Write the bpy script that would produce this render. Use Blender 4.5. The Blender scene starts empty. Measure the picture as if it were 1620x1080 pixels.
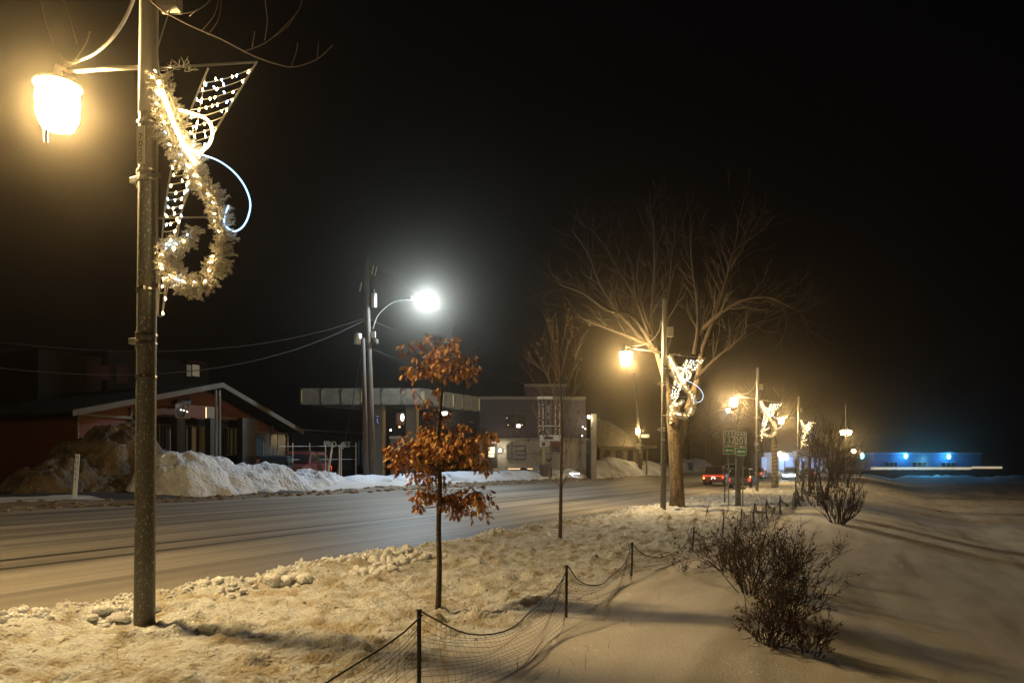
import bpy, math, random
import numpy as np
from mathutils import Vector, Matrix
R = math.radians
sc = bpy.context.scene
col = sc.collection
random.seed(7)

# ------------------------------------------------------------------ camera, world, exposure
TH = R(25.6); CS, SN = math.cos(TH), math.sin(TH)
F = 1200.0
cd = bpy.data.cameras.new('camera'); cam = bpy.data.objects.new('camera', cd); col.objects.link(cam)
cam.location = (0, 0, 0); cam.rotation_euler = (R(90), 0, TH)
cd.sensor_width = 36; cd.lens = 36 * F / 1620; cd.shift_y = (735 - 540) / 1620.0
cd.clip_start = 0.1; cd.clip_end = 3000
sc.camera = cam
w = bpy.data.worlds.new('World'); sc.world = w; w.use_nodes = True
bg = w.node_tree.nodes['Background']
bg.inputs[0].default_value = (0.75, 0.62, 0.72, 1); bg.inputs[1].default_value = 0.0016
sc.view_settings.view_transform = 'Standard'; sc.view_settings.look = 'None'
sc.view_settings.exposure = 0.0; sc.view_settings.gamma = 1
sc.cycles.use_denoising = True
sc.cycles.volume_bounces = 0
sc.cycles.max_bounces = 5
sc.cycles.diffuse_bounces = 2
sc.cycles.transparent_max_bounces = 24
sc.cycles.sample_clamp_indirect = 3

# ------------------------------------------------------------------ geometry of the place
RV = Vector((CS, SN, 0)); FV = Vector((-SN, CS, 0)); UP = Vector((0, 0, 1))

def P(px, py, f):
    return RV * ((px - 810) / F * f) + FV * f + UP * ((735 - py) / F * f)

def onX(px, py, X0):                       # the point of the vertical plane X = X0
    f = X0 / ((px - 810) / F * CS - SN)
    return P(px, py, f)

def _h(ix, iy, seed):
    n = (ix.astype(np.int64) * 374761393 + iy.astype(np.int64) * 668265263 + seed * 1442695041) & 0xffffffff
    n = ((n ^ (n >> 13)) * 1274126177) & 0xffffffff
    return ((n ^ (n >> 16)) & 0xffff) / 65535.0

def vn(x, y, seed=0):
    x = np.asarray(x, float); y = np.asarray(y, float)
    ix = np.floor(x); iy = np.floor(y); fx = x - ix; fy = y - iy
    fx = fx * fx * (3 - 2 * fx); fy = fy * fy * (3 - 2 * fy)
    a = _h(ix, iy, seed); b = _h(ix + 1, iy, seed); c = _h(ix, iy + 1, seed); d = _h(ix + 1, iy + 1, seed)
    return (a * (1 - fx) + b * fx) * (1 - fy) + (c * (1 - fx) + d * fx) * fy

def fbm(x, y, seed=0, o=4):
    s = 0; a = 1; t = 0
    for i in range(o):
        s = s + a * vn(x * 2 ** i, y * 2 ** i, seed + i * 17); t += a; a *= .5
    return s / t - .5

def sst(a, b, x):
    t = np.clip((x - a) / (b - a), 0, 1); return t * t * (3 - 2 * t)

RZ0, RZ1 = -2.02, -1.25
def road_z(x):
    return RZ0 + (np.asarray(x, float) + 9.4) / (-21.2 + 9.4) * (RZ1 - RZ0)

def verge_z(x, y):
    x = np.asarray(x, float); y = np.asarray(y, float)
    crest = -3.0 + 1.0 * fbm(y * .12, x * 0 + 3, 5, 2) + .5 * sst(10, 30, y)
    z = -1.9 - 1.25 * sst(crest, crest + 8.2, x)
    z = z + .06 * fbm(x * .5, y * .3, 3) + .10 * np.exp(-((x + 3.7) / .5) ** 2) * (fbm(y * .4, x * .3, 31) + .2)
    edge = -9.15 + .5 * fbm(y * .7, x * 0, 9, 3)
    rough = 1 - sst(-4.6, -3.3, x + .6 * fbm(y * .6, x * .5, 77, 2))
    z = z + rough * (.17 * fbm(x * 2.6, y * 2.6, 21, 4) + .13 * np.abs(fbm(x * 6 + y * 2, y * 6, 41, 4)) + .08 * fbm(x * 14, y * 12, 43, 2))
    z = z + rough * .055 * (np.maximum(0, fbm(x * 3.4, y * 2.2, 61, 2) - .1) * 6)
    hump = np.exp(-((x - edge - .35) / .4) ** 2)
    near = 1 - .5 * sst(14, 30, y)
    z = z + near * hump * (.10 + .22 * np.maximum(0, fbm(x * 2, y * 1.2, 51, 3) + .12))
    z = z - .5 * (1 - sst(edge - .25, edge + .12, x))
    # wind-packed drifts of the bank
    sm = 1 - rough
    z = z + sm * (.022 * fbm(x * 1.3 + y * .5, y * .35 - x * .2, 71, 3) + .012 * fbm(x * 5 - y * 2, y * 2, 81, 2))
    return z

def far_z(x, y):
    x = np.asarray(x, float); y = np.asarray(y, float)
    d = -21.2 - x
    z = RZ1 + .30 * sst(.8, 4, d) + .10 * sst(4, 30, d)
    bank = sst(26, 31, y) * np.exp(-((d - 2.2) / 1.1) ** 2)
    z = z + bank * (.34 + .3 * fbm(x * .8, y * .5, 13))
    z = z + .04 * fbm(x * 1.7, y * 1.2, 15) + .06 * np.exp(-((d - .7) / .5) ** 2) * (1 + 2 * fbm(x * 4, y * 3, 19))
    left = (1 - sst(15, 19, y)) * np.exp(-((d - 1.7) / 1.0) ** 4)
    z = z + left * .16
    return z

def gz(x, y):
    if x > -9.2: return max(float(verge_z(x, y)), -3.12)
    if x > -21.2: return float(road_z(x))
    return float(far_z(x, y))

def G(px, py):                              # where a sight line meets the ground
    d = P(px, py, 1.0); t = 3.0
    while t < 400:
        p = d * t
        if p.z <= gz(p.x, p.y): break
        t += .04 if t < 40 else .15
    return Vector((p.x, p.y, gz(p.x, p.y)))

# ------------------------------------------------------------------ materials
def mat(name, color, rough=.8, metal=0, em=None, es=0, noise=None, bump=None, coat=0, spec=None):
    m = bpy.data.materials.new(name); m.use_nodes = True
    nt = m.node_tree; b = nt.nodes['Principled BSDF']
    b.inputs['Base Color'].default_value = (*color, 1); b.inputs['Roughness'].default_value = rough
    b.inputs['Metallic'].default_value = metal
    if spec is not None: b.inputs['Specular IOR Level'].default_value = spec
    if coat: b.inputs['Coat Weight'].default_value = coat
    if em:
        b.inputs['Emission Color'].default_value = (*em, 1); b.inputs['Emission Strength'].default_value = es
    if noise or bump:
        tc = nt.nodes.new('ShaderNodeTexCoord')
    if noise:                               # (scale xyz, colour2, lo, hi)
        (s, c2, lo, hi) = noise
        mp = nt.nodes.new('ShaderNodeMapping'); mp.inputs['Scale'].default_value = s
        nt.links.new(tc.outputs['Object'], mp.inputs[0])
        n = nt.nodes.new('ShaderNodeTexNoise'); n.inputs['Scale'].default_value = 1; n.inputs['Detail'].default_value = 6
        nt.links.new(mp.outputs[0], n.inputs['Vector'])
        r = nt.nodes.new('ShaderNodeMapRange'); r.inputs[1].default_value = lo; r.inputs[2].default_value = hi
        nt.links.new(n.outputs[0], r.inputs[0])
        mx = nt.nodes.new('ShaderNodeMix'); mx.data_type = 'RGBA'
        mx.inputs[6].default_value = (*color, 1); mx.inputs[7].default_value = (*c2, 1)
        nt.links.new(r.outputs[0], mx.inputs[0]); nt.links.new(mx.outputs[2], b.inputs['Base Color'])
        m['mix'] = 1
    if bump:                                # (scale, strength, distance)
        n2 = nt.nodes.new('ShaderNodeTexNoise'); n2.inputs['Scale'].default_value = bump[0]; n2.inputs['Detail'].default_value = 5
        nt.links.new(tc.outputs['Object'], n2.inputs['Vector'])
        bp = nt.nodes.new('ShaderNodeBump'); bp.inputs['Strength'].default_value = bump[1]; bp.inputs['Distance'].default_value = bump[2]
        nt.links.new(n2.outputs[0], bp.inputs['Height']); nt.links.new(bp.outputs[0], b.inputs['Normal'])
    return m

def layer(m, color, scale, lo, hi, detail=6, rot=0):
    """one more noise-masked colour over a material's base colour"""
    nt = m.node_tree; b = nt.nodes['Principled BSDF']
    tc = nt.nodes.new('ShaderNodeTexCoord'); mp = nt.nodes.new('ShaderNodeMapping'); mp.inputs['Scale'].default_value = scale
    mp.inputs['Rotation'].default_value = (0, 0, rot)
    nt.links.new(tc.outputs['Object'], mp.inputs[0])
    n = nt.nodes.new('ShaderNodeTexNoise'); n.inputs['Scale'].default_value = 1; n.inputs['Detail'].default_value = detail
    nt.links.new(mp.outputs[0], n.inputs['Vector'])
    r = nt.nodes.new('ShaderNodeMapRange'); r.inputs[1].default_value = lo; r.inputs[2].default_value = hi
    nt.links.new(n.outputs[0], r.inputs[0])
    mx = nt.nodes.new('ShaderNodeMix'); mx.data_type = 'RGBA'; mx.inputs[7].default_value = (*color, 1)
    bc = b.inputs['Base Color']
    if bc.links: nt.links.new(bc.links[0].from_socket, mx.inputs[6])
    else: mx.inputs[6].default_value = bc.default_value
    nt.links.new(r.outputs[0], mx.inputs[0]); nt.links.new(mx.outputs[2], bc)
    return m

M = {}
M['snow'] = mat('snow', (.80, .80, .82), .85, noise=((.8, .8, .8), (.62, .60, .58), .45, .75), bump=(9, .6, .03))
M['clod'] = mat('clod', (.88, .90, .95), .8, bump=(40, 1, .03))
M['bank_snow'] = mat('bank_snow', (.78, .75, .72), .85, noise=((1.6, .35, 1), (.60, .56, .52), .42, .68), bump=(32, .55, .02))
layer(M['bank_snow'], (.40, .36, .31), (.9, .16, 1), .55, .72, 5, .5)
M['verge_snow'] = mat('verge_snow', (.66, .68, .71), .85, noise=((2.4, 2.4, 2.4), (.45, .39, .29), .46, .66), bump=(26, 1, .05))
layer(M['verge_snow'], (.36, .29, .19), (6, 2.6, 4), .57, .72, 5, .7)
layer(M['verge_snow'], (.12, .09, .06), (13, 6, 9), .64, .72, 4, .7)
layer(M['verge_snow'], (.16, .12, .08), (45, 30, 40), .63, .72, 3, .7)
M['river_snow'] = mat('river_snow', (.78, .75, .72), .85, noise=((1.6, .35, 1), (.60, .56, .52), .42, .68), bump=(32, .55, .02))
layer(M['river_snow'], (.40, .36, .31), (.9, .16, 1), .55, .72, 5, .5)
layer(M['river_snow'], (.12, .11, .11), (.16, .03, 1), .60, .76, 4, -.15)
layer(M['river_snow'], (.30, .28, .26), (.5, .09, 1), .60, .74, 6, -.3)
M['road'] = mat('road', (.19, .175, .155), .6, noise=((1.1, .05, 1), (.36, .33, .29), .38, .68), bump=(40, .25, .01))
layer(M['road'], (.07, .064, .056), (.55, .03, 1), .56, .70, 6, .02)
layer(M['road'], (.45, .42, .38), (4.5, .10, 1), .60, .74, 6, -.012)
layer(M['road'], (.06, .055, .05), (6, .16, 1), .64, .74, 6, .01)
layer(M['road'], (.40, .375, .34), (2.4, .015, 1), .56, .66, 3, 0)
layer(M['road'], (.05, .045, .04), (3.1, .02, 1), .60, .68, 4, .004)
M['far_ground'] = mat('far_ground', (.62, .62, .63), .85, noise=((.5, .2, 1), (.40, .38, .36), .45, .7), bump=(10, .5, .03))
M['lot'] = mat('lot', (.035, .032, .03), .6, noise=((.7, .4, 1), (.07, .06, .055), .45, .7))
M['slush'] = mat('slush', (.20, .15, .095), .6, noise=((4, 1.5, 3), (.42, .35, .27), .52, .72), bump=(18, 1, .05))
M['ground'] = mat('ground', (.05, .048, .045), .9)
M['concrete'] = mat('concrete', (.105, .10, .085), .55, noise=((60, 60, 26), (.50, .49, .45), .60, .68), bump=(60, .5, .004))
M['dark_concrete'] = mat('dark_concrete', (.12, .115, .10), .6, noise=((30, 30, 12), (.3, .29, .27), .58, .7))
M['steel'] = mat('steel', (.62, .61, .58), .28, 1)
M['galv'] = mat('galv', (.42, .41, .39), .45, .7, noise=((12, 12, 5), (.28, .27, .25), .4, .7))
M['black'] = mat('black', (.018, .017, .017), .6)
M['net'] = mat('net', (.030, .027, .022), .6)
M['bark'] = mat('bark', (.085, .062, .040), .9, noise=((9, 9, 2.2), (.05, .036, .023), .42, .62), bump=(16, 1, .05))
M['limb'] = mat('limb', (.038, .027, .018), .9)
M['bark_big'] = mat('bark_big', (.20, .15, .09), .9, noise=((7, 7, 1.4), (.10, .07, .04), .45, .62), bump=(9, 1, .10))
M['twig'] = mat('twig', (.038, .025, .018), .85)
M['twig_pale'] = mat('twig_pale', (.20, .15, .10), .85)
M['wood'] = mat('wood', (.10, .075, .055), .85, noise=((20, 20, 1), (.05, .037, .027), .4, .6))
M['leaf'] = mat('leaf', (.72, .42, .12), .55, noise=((14, 14, 14), (.42, .15, .03), .42, .6))
M['leaf_brown'] = mat('leaf_brown', (.34, .12, .028), .55, noise=((14, 14, 14), (.16, .05, .014), .42, .6))
M['leaf_dull'] = mat('leaf_dull', (.10, .055, .028), .6)
M['garland'] = mat('garland', (.85, .80, .68), .6)
M['warm_bulb'] = mat('warm_bulb', (1, .8, .4), .4, em=(1, .68, .29), es=65)
M['cool_bulb'] = mat('cool_bulb', (.8, .9, 1), .4, em=(.45, .70, 1), es=26)
M['warm_rope'] = mat('warm_rope', (1, .85, .5), .4, em=(1, .72, .30), es=12)
M['cool_rope'] = mat('cool_rope', (.8, .9, 1), .4, em=(.36, .62, 1), es=2.6)
M['cable'] = mat('cable', (.03, .028, .026), .6)
M['cable_pale'] = mat('cable_pale', (.55, .52, .42), .5)
M['white'] = mat('white', (.72, .72, .70), .6)
M['offwhite'] = mat('offwhite', (.45, .42, .36), .6)

def emis(name, c, s):
    return mat(name, c, .5, em=c, es=s)

def glass_glow(name, c, s):
    m = bpy.data.materials.new(name); m.use_nodes = True; nt = m.node_tree
    for n in list(nt.nodes): nt.nodes.remove(n)
    o = nt.nodes.new('ShaderNodeOutputMaterial'); a = nt.nodes.new('ShaderNodeAddShader')
    t = nt.nodes.new('ShaderNodeBsdfTransparent'); e = nt.nodes.new('ShaderNodeEmission')
    e.inputs[0].default_value = (*c, 1); e.inputs[1].default_value = s
    nt.links.new(t.outputs[0], a.inputs[0]); nt.links.new(e.outputs[0], a.inputs[1]); nt.links.new(a.outputs[0], o.inputs[0])
    m.cycles.emission_sampling = 'NONE'
    return m
WARM = (1.0, .68, .29)
M['lamp_glass'] = glass_glow('lamp_glass', (1, .74, .34), 60)
M['white_glass'] = glass_glow('white_glass', (.85, .97, 1), 30)
M['blue_glass'] = glass_glow('blue_glass', (.10, .62, 1), 9)

# ------------------------------------------------------------------ mesh builder
class MB:
    def __init__(s): s.v = []; s.f = []
    def add(s, vs, fs):
        o = len(s.v); s.v += [tuple(v) for v in vs]; s.f += [tuple(i + o for i in f) for f in fs]; return s
    def obox(s, c, hx, hy, hz, ax=Vector((1, 0, 0)), ay=Vector((0, 1, 0)), az=UP):
        c = Vector(c); vs = []
        for k in (-1, 1):
            for j in (-1, 1):
                for i in (-1, 1): vs.append(c + ax * hx * i + ay * hy * j + az * hz * k)
        return s.add(vs, [(0, 2, 3, 1), (4, 5, 7, 6), (0, 1, 5, 4), (2, 6, 7, 3), (0, 4, 6, 2), (1, 3, 7, 5)])
    def box(s, x0, x1, y0, y1, z0, z1):
        return s.obox(((x0 + x1) / 2, (y0 + y1) / 2, (z0 + z1) / 2), abs(x1 - x0) / 2, abs(y1 - y0) / 2, abs(z1 - z0) / 2)
    def cbox(s, px0, py0, px1, py1, f, d=.1, f0=None):    # a box facing the street at distance f, its front d/2 nearer
        a = P(px0, py0, f); b = P(px1, py1, f); c = (a + b) / 2
        w2 = abs((b - a).dot(RV)) / 2
        return s.obox(c, w2, d / 2, abs(b.z - a.z) / 2, RV, FV)
    def xbox(s, px0, py0, px1, py1, X0, d=.1):            # a box on the plane X = X0, its front face d out of it
        a = onX(px0, py0, X0); b = onX(px1, py1, X0)
        zt = max(a.z, b.z); zb = min(a.z, b.z)
        pm = onX((px0 + px1) / 2, py0, X0).z; pn = onX((px0 + px1) / 2, py1, X0).z
        return s.box(X0, X0 + d, a.y, b.y, min(pm, pn), max(pm, pn))
    def tube(s, pts, r, n=6, cap=True):
        pts = [Vector(p) for p in pts]; k = len(pts)
        if not isinstance(r, (list, tuple)): r = [r] * k
        t0 = (pts[1] - pts[0]).normalized()
        a = t0.cross(UP)
        if a.length < .01: a = t0.cross(Vector((1, 0, 0)))
        a.normalize(); vs = []; fs = []
        for i, p in enumerate(pts):
            t = (pts[min(i + 1, k - 1)] - pts[max(i - 1, 0)]).normalized()
            a = (a - t * a.dot(t))
            if a.length < 1e-4: a = t.orthogonal()
            a.normalize(); b = t.cross(a)
            for j in range(n):
                q = 2 * math.pi * j / n
                vs.append(p + (a * math.cos(q) + b * math.sin(q)) * r[i])
        for i in range(k - 1):
            for j in range(n):
                fs.append((i * n + j, i * n + (j + 1) % n, (i + 1) * n + (j + 1) % n, (i + 1) * n + j))
        if cap and n > 2:
            fs.append(tuple(range(n - 1, -1, -1))); fs.append(tuple((k - 1) * n + j for j in range(n)))
        return s.add(vs, fs)
    def lathe(s, c, prof, n=20):              # prof: (radius, z)
        c = Vector(c); vs = []; fs = []
        for r_, z in prof:
            for j in range(n):
                q = 2 * math.pi * j / n; vs.append(c + Vector((math.cos(q) * r_, math.sin(q) * r_, z)))
        for i in range(len(prof) - 1):
            for j in range(n): fs.append((i * n + j, i * n + (j + 1) % n, (i + 1) * n + (j + 1) % n, (i + 1) * n + j))
        fs.append(tuple(range(n - 1, -1, -1))); fs.append(tuple((len(prof) - 1) * n + j for j in range(n)))
        return s.add(vs, fs)
    def ball(s, c, r, n=8, sq=(1, 1, 1)):
        c = Vector(c); m = max(3, n // 2); vs = [c + Vector((0, 0, -r * sq[2]))]; fs = []
        for i in range(1, m):
            q = math.pi * i / m - math.pi / 2
            for j in range(n):
                a = 2 * math.pi * j / n
                vs.append(c + Vector((math.cos(q) * math.cos(a) * r * sq[0], math.cos(q) * math.sin(a) * r * sq[1], math.sin(q) * r * sq[2])))
        vs.append(c + Vector((0, 0, r * sq[2])))
        for j in range(n): fs.append((0, 1 + (j + 1) % n, 1 + j))
        for i in range(m - 2):
            for j in range(n): fs.append((1 + i * n + j, 1 + i * n + (j + 1) % n, 1 + (i + 1) * n + (j + 1) % n, 1 + (i + 1) * n + j))
        t = len(vs) - 1
        for j in range(n): fs.append((t, 1 + (m - 2) * n + j, 1 + (m - 2) * n + (j + 1) % n))
        return s.add(vs, fs)
    def prism(s, poly, d):                     # poly: list of points, d: extrusion vector
        n = len(poly); d = Vector(d); vs = [Vector(p) for p in poly] + [Vector(p) + d for p in poly]
        fs = [tuple(range(n)), tuple(range(2 * n - 1, n - 1, -1))] + [(i, i + n, (i + 1) % n + n, (i + 1) % n) for i in range(n)]
        return s.add(vs, fs)
    def build(s, name, m, parent=None, smooth=False, fix=True, bevel=0):
        if parent is not None:
            o0 = parent.get('_w', None); off = Vector(o0) if o0 is not None else Vector((0, 0, 0))
            vs = [(v[0] - off.x, v[1] - off.y, v[2] - off.z) for v in s.v]
        else: vs = s.v
        me = bpy.data.meshes.new(name); me.from_pydata(vs, [], s.f); me.update()
        if fix and len(s.f) < 60000:
            import bmesh
            bm = bmesh.new(); bm.from_mesh(me); bmesh.ops.recalc_face_normals(bm, faces=bm.faces); bm.to_mesh(me); bm.free()
        if smooth: me.polygons.foreach_set('use_smooth', [True] * len(me.polygons))
        me.materials.append(m)
        o = bpy.data.objects.new(name, me); col.objects.link(o)
        if parent is not None:
            o.parent = parent; o['_w'] = parent.get('_w', (0, 0, 0))
        if bevel:
            bv = o.modifiers.new('bevel', 'BEVEL'); bv.width = bevel; bv.segments = 2; bv.limit_method = 'ANGLE'
        return o

def thing(name, label, cat, loc=(0, 0, 0), group=None):
    o = bpy.data.objects.new(name, None); col.objects.link(o); o.location = loc
    o['_w'] = tuple(loc); o['label'] = label; o['category'] = cat; o.empty_display_size = .2
    if group: o['group'] = group
    return o
def tag(o, label, cat, group=None, kind=None):
    o['label'] = label; o['category'] = cat
    if group: o['group'] = group
    if kind: o['kind'] = kind
    return o
def copy_tree(o, parent=None):
    c = o.copy(); col.objects.link(c)
    if parent is not None: c.parent = parent
    for ch in list(o.children): copy_tree(ch, c)
    return c
def text(body, size, m, name, parent, loc, ax, ay, depth=.01, sx=1):
    """flat lettering: ax reading direction, ay up direction of the letters, loc its centre (world)"""
    cu = bpy.data.curves.new(name, 'FONT'); cu.body = body; cu.size = size; cu.extrude = depth
    cu.align_x = 'CENTER'; cu.align_y = 'CENTER'
    tmp = bpy.data.objects.new('tmp', cu); col.objects.link(tmp)
    dg = bpy.context.evaluated_depsgraph_get(); me = bpy.data.meshes.new_from_object(tmp.evaluated_get(dg))
    bpy.data.objects.remove(tmp)
    ax = Vector(ax).normalized(); ay = Vector(ay).normalized(); az = ax.cross(ay)
    off = Vector(parent.get('_w', (0, 0, 0))) if parent is not None else Vector((0, 0, 0)); loc = Vector(loc) - off
    for v in me.vertices: v.co = loc + ax * v.co.x * sx + ay * v.co.y + az * v.co.z
    me.materials.clear(); me.materials.append(m)
    o = bpy.data.objects.new(name, me); col.objects.link(o); o.parent = parent
    if parent is not None: o['_w'] = parent['_w']
    return o
def lamp(name, loc, watts, c, r=.1, parent=None, kind='POINT', rot=None, spot=None):
    l = bpy.data.lights.new(name, kind); l.energy = watts; l.color = c; l.shadow_soft_size = r
    if spot: l.spot_size = R(spot); l.spot_blend = .6
    o = bpy.data.objects.new(name, l); col.objects.link(o)
    off = Vector(parent['_w']) if parent is not None else Vector((0, 0, 0))
    o.location = Vector(loc) - off
    if rot: o.rotation_euler = rot
    if parent is not None: o.parent = parent
    return o

# ------------------------------------------------------------------ the setting
def sheet(name, xs, ys, fz, m, smooth=True):
    X, Y = np.meshgrid(xs, ys); Z = fz(X, Y); ny, nx = X.shape
    vs = np.stack([X, Y, Z], -1).reshape(-1, 3)
    i = np.arange((ny - 1) * (nx - 1)); r = i // (nx - 1); c = i % (nx - 1); a = r * nx + c
    fs = np.stack([a, a + 1, a + nx + 1, a + nx], -1)
    me = bpy.data.meshes.new(name); me.from_pydata(vs.tolist(), [], fs.tolist()); me.update()
    if smooth: me.polygons.foreach_set('use_smooth', [True] * len(me.polygons))
    me.materials.append(m); o = bpy.data.objects.new(name, me); col.objects.link(o); o['kind'] = 'structure'
    return o
def graded(a, b, s0, g, smax):
    out = [a]; s = s0
    while out[-1] < b: out.append(out[-1] + s); s = min(s * g, smax)
    return np.array(out)
xs = np.concatenate([np.arange(-9.8, -3.2, .038), np.arange(-3.2, 8.0, .12)])
ys = graded(2.5, 260, .034, 1.0045, 2.0)
sheet('snowy_verge', xs, ys, verge_z, M['verge_snow'])
# the smooth wind-blown bank takes the second material beyond the fence line
vo = bpy.data.objects['snowy_verge']; vo.data.materials.append(M['bank_snow'])
nx = len(xs); cx = (xs[:-1] + xs[1:]) / 2; cy = (ys[:-1] + ys[1:]) / 2
CX, CY = np.meshgrid(cx, cy)
mi = (CX + .9 * fbm(CY * .9, CX * .9, 77, 4) > -3.75).astype(int).reshape(-1)
vo.data.polygons.foreach_set('material_index', mi.tolist())
sheet('frozen_river', np.concatenate([np.arange(2.5, 40, .6), np.array([45, 60, 90, 150, 300, 600])]), graded(-5, 600, .6, 1.01, 15),
      lambda x, y: -3.1 + .05 * sst(6, 14, x) * fbm(x * .22 + y * .03, y * .07, 91, 4), M['river_snow'])
sheet('road', np.linspace(-21.3, -9.2, 24), graded(-12, 420, 1.0, 1.02, 8), lambda x, y: road_z(x) + .015 * fbm(x * 1.1, y * .1, 33, 2), M['road'])
sheet('far_verge', np.concatenate([np.arange(-21.25, -27, -.12)[::1], np.array([-28, -30, -34, -40, -60, -120, -300])])[::-1],
      graded(-10, 420, .2, 1.008, 5), far_z, M['far_ground'])
fo = bpy.data.objects['far_verge']
fo.data.materials.append(M['slush']); fo.data.materials.append(M['lot'])
nv = len(fo.data.vertices); co = np.zeros(nv * 3); fo.data.vertices.foreach_get('co', co); co = co.reshape(-1, 3)
pi = np.zeros(len(fo.data.polygons) * 4, int); fo.data.polygons.foreach_get('vertices', pi)
cc = co[pi.reshape(-1, 4)].mean(1); X_, Y_ = cc[:, 0], cc[:, 1]; d_ = -21.2 - X_
wob = .5 * fbm(X_ * .8, Y_ * .5, 101)
mi = np.zeros(len(X_), int)
mi[d_ + wob < 1.1] = 1
lot = ((d_ > 3.2 + wob) & (Y_ < 26)) | ((Y_ > 16.5 + 2 * wob) & (Y_ < 27 + 4 * wob) & (d_ > 1.0) & (d_ < 4)) | ((Y_ > 10.5) & (Y_ < 16) & (d_ > 2.6)) | ((d_ > 9) & (Y_ < 120))
mi[lot & (d_ > 1.1)] = 2
fo.data.polygons.foreach_set('material_index', mi.tolist())
g = MB(); g.add([(-300, -60, -3.35), (600, -60, -3.35), (600, 600, -3.35), (-300, 600, -3.35)], [(0, 1, 2, 3)])
g.build('ground', M['ground'])['kind'] = 'structure'

def lump(mb, c, rx, ry, rz, seed, n=9, amp=.35):
    rnd = random.Random(seed); c = Vector(c); ph = [rnd.uniform(0, 6.3) for _ in range(8)]
    m = n // 2 + 1; vs = []; fs = []
    for i in range(m + 1):
        q = math.pi * i / m - math.pi / 2
        for j in range(n):
            a = 2 * math.pi * j / n
            k = 1 + amp * (.6 * math.sin(2 * a + ph[0]) * math.cos(q) + .5 * math.sin(3 * q + ph[1]) + .45 * math.sin(3 * a + 2 * q + ph[2]) * math.cos(q) + .35 * math.sin(5 * a - 3 * q + ph[3]) * math.cos(q)) + rnd.uniform(-amp, amp) * .25
            vs.append(c + Vector((math.cos(q) * math.cos(a) * rx * k, math.cos(q) * math.sin(a) * ry * k, math.sin(q) * rz * k)))
    for i in range(m):
        for j in range(n): fs.append((i * n + j, i * n + (j + 1) % n, (i + 1) * n + (j + 1) % n, (i + 1) * n + j))
    mb.add(vs, fs)
# loose clods of ploughed snow along the near kerb
rb = MB(); rr = random.Random(3)
for k in range(2600):
    y = 4.5 + 32 * rr.random() ** 1.5
    e = -9.15 + .5 * float(fbm(np.array([y * .7]), np.array([0.]), 9, 3)[0])
    x = e + rr.gauss(.22, .16)
    big = .5 + .9 * float(vn(np.array([y * 1.1]), np.array([2.]), 8)[0]) ** 3
    s = rr.uniform(.012, .05) * big
    lump(rb, (x, y, gz(max(x, -9.19), y) + s * .3), s * rr.uniform(.8, 1.4), s * rr.uniform(.8, 1.4), s * rr.uniform(.7, 1.2), k, 7, .3)
for (px, py, n_, s_) in ((612, 893, 14, .11), (628, 880, 12, .12), (596, 903, 10, .10), (465, 924, 7, .13), (675, 882, 12, .10), (645, 888, 12, .09), (565, 908, 8, .09), (370, 944, 7, .07), (205, 985, 7, .09), (190, 975, 7, .09)):
    p = G(px, py)
    for k in range(n_ * 2):
        s = s_ * rr.uniform(.25, .8); q = p + Vector((rr.gauss(0, .10), rr.gauss(0, .2), 0))
        lump(rb, (q.x, q.y, gz(max(q.x, -9.19), q.y) + s * rr.uniform(.2, .9)), s, s * 1.2, s * .9, k + 99, 12, .4)
tag(rb.build('snow_clods', M['clod'], smooth=True), 'loose white clods of ploughed snow heaped along the near road edge', 'snow', kind='stuff')
# grit and frozen slush along the far kerb
rb = MB()
for k in range(420):
    y = 8 + 60 * rr.random(); x = -21.2 - rr.uniform(-.3, 1.2); s = rr.uniform(.03, .09)
    lump(rb, (x, y, gz(min(x, -21.21), y) + s * .2), s * 1.4, s * 1.6, s * .8, k, 6, .3)
tag(rb.build('frozen_slush', M['slush']), 'brown frozen slush lumps along the far kerb', 'slush', kind='stuff')

def mound(name, label, pts, m, amp=.5, step=.16, grp=None, seed=0):
    """ploughed snow pile: pts = (x, y, radius_x, radius_y, height)"""
    x0 = min(p[0] - p[2] * 1.3 for p in pts); x1 = max(p[0] + p[2] * 1.3 for p in pts)
    y0 = min(p[1] - p[3] * 1.3 for p in pts); y1 = max(p[1] + p[3] * 1.3 for p in pts)
    X, Y = np.meshgrid(np.arange(x0, x1, step), np.arange(y0, y1, step))
    H = np.zeros_like(X)
    for (a, b, ra, rb_, h) in pts:
        d = np.sqrt(((X - a) / ra) ** 2 + ((Y - b) / rb_) ** 2)
        d = d * (1 + .5 * fbm(X * .7, Y * .7, seed + 77, 3))
        H = np.maximum(H, h * (1 - np.clip(d, 0, 1) ** 2) ** .8)
    msk = np.clip(H * 2, 0, 1)
    H = H + msk * amp * (fbm(X * .9, Y * .9, seed + 5, 4) * 1.3 + .9 * (.22 - np.abs(fbm(X * 2.0, Y * 2.0, seed + 9, 4))) + .25 * (.2 - np.abs(fbm(X * 6, Y * 6, seed + 19, 2))) - .2)
    if X.max() > -9.5: base = verge_z(X, Y)
    else: base = far_z(X, Y)
    Z = base + H - .06 - .3 * (msk < .02)
    ny, nx_ = X.shape; vs = np.stack([X, Y, Z], -1).reshape(-1, 3)
    i = np.arange((ny - 1) * (nx_ - 1)); a = (i // (nx_ - 1)) * nx_ + i % (nx_ - 1)
    fs = np.stack([a, a + 1, a + nx_ + 1, a + nx_], -1)
    hv = msk.reshape(-1); keep = (hv[fs].max(1) > .01); fs = fs[keep]
    me = bpy.data.meshes.new(name); me.from_pydata(vs.tolist(), [], fs.tolist()); me.update()
    me.polygons.foreach_set('use_smooth', [True] * len(me.polygons)); me.materials.append(m)
    o = bpy.data.objects.new(name, me); col.objects.link(o)
    return tag(o, label, 'snow pile', grp)
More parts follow.
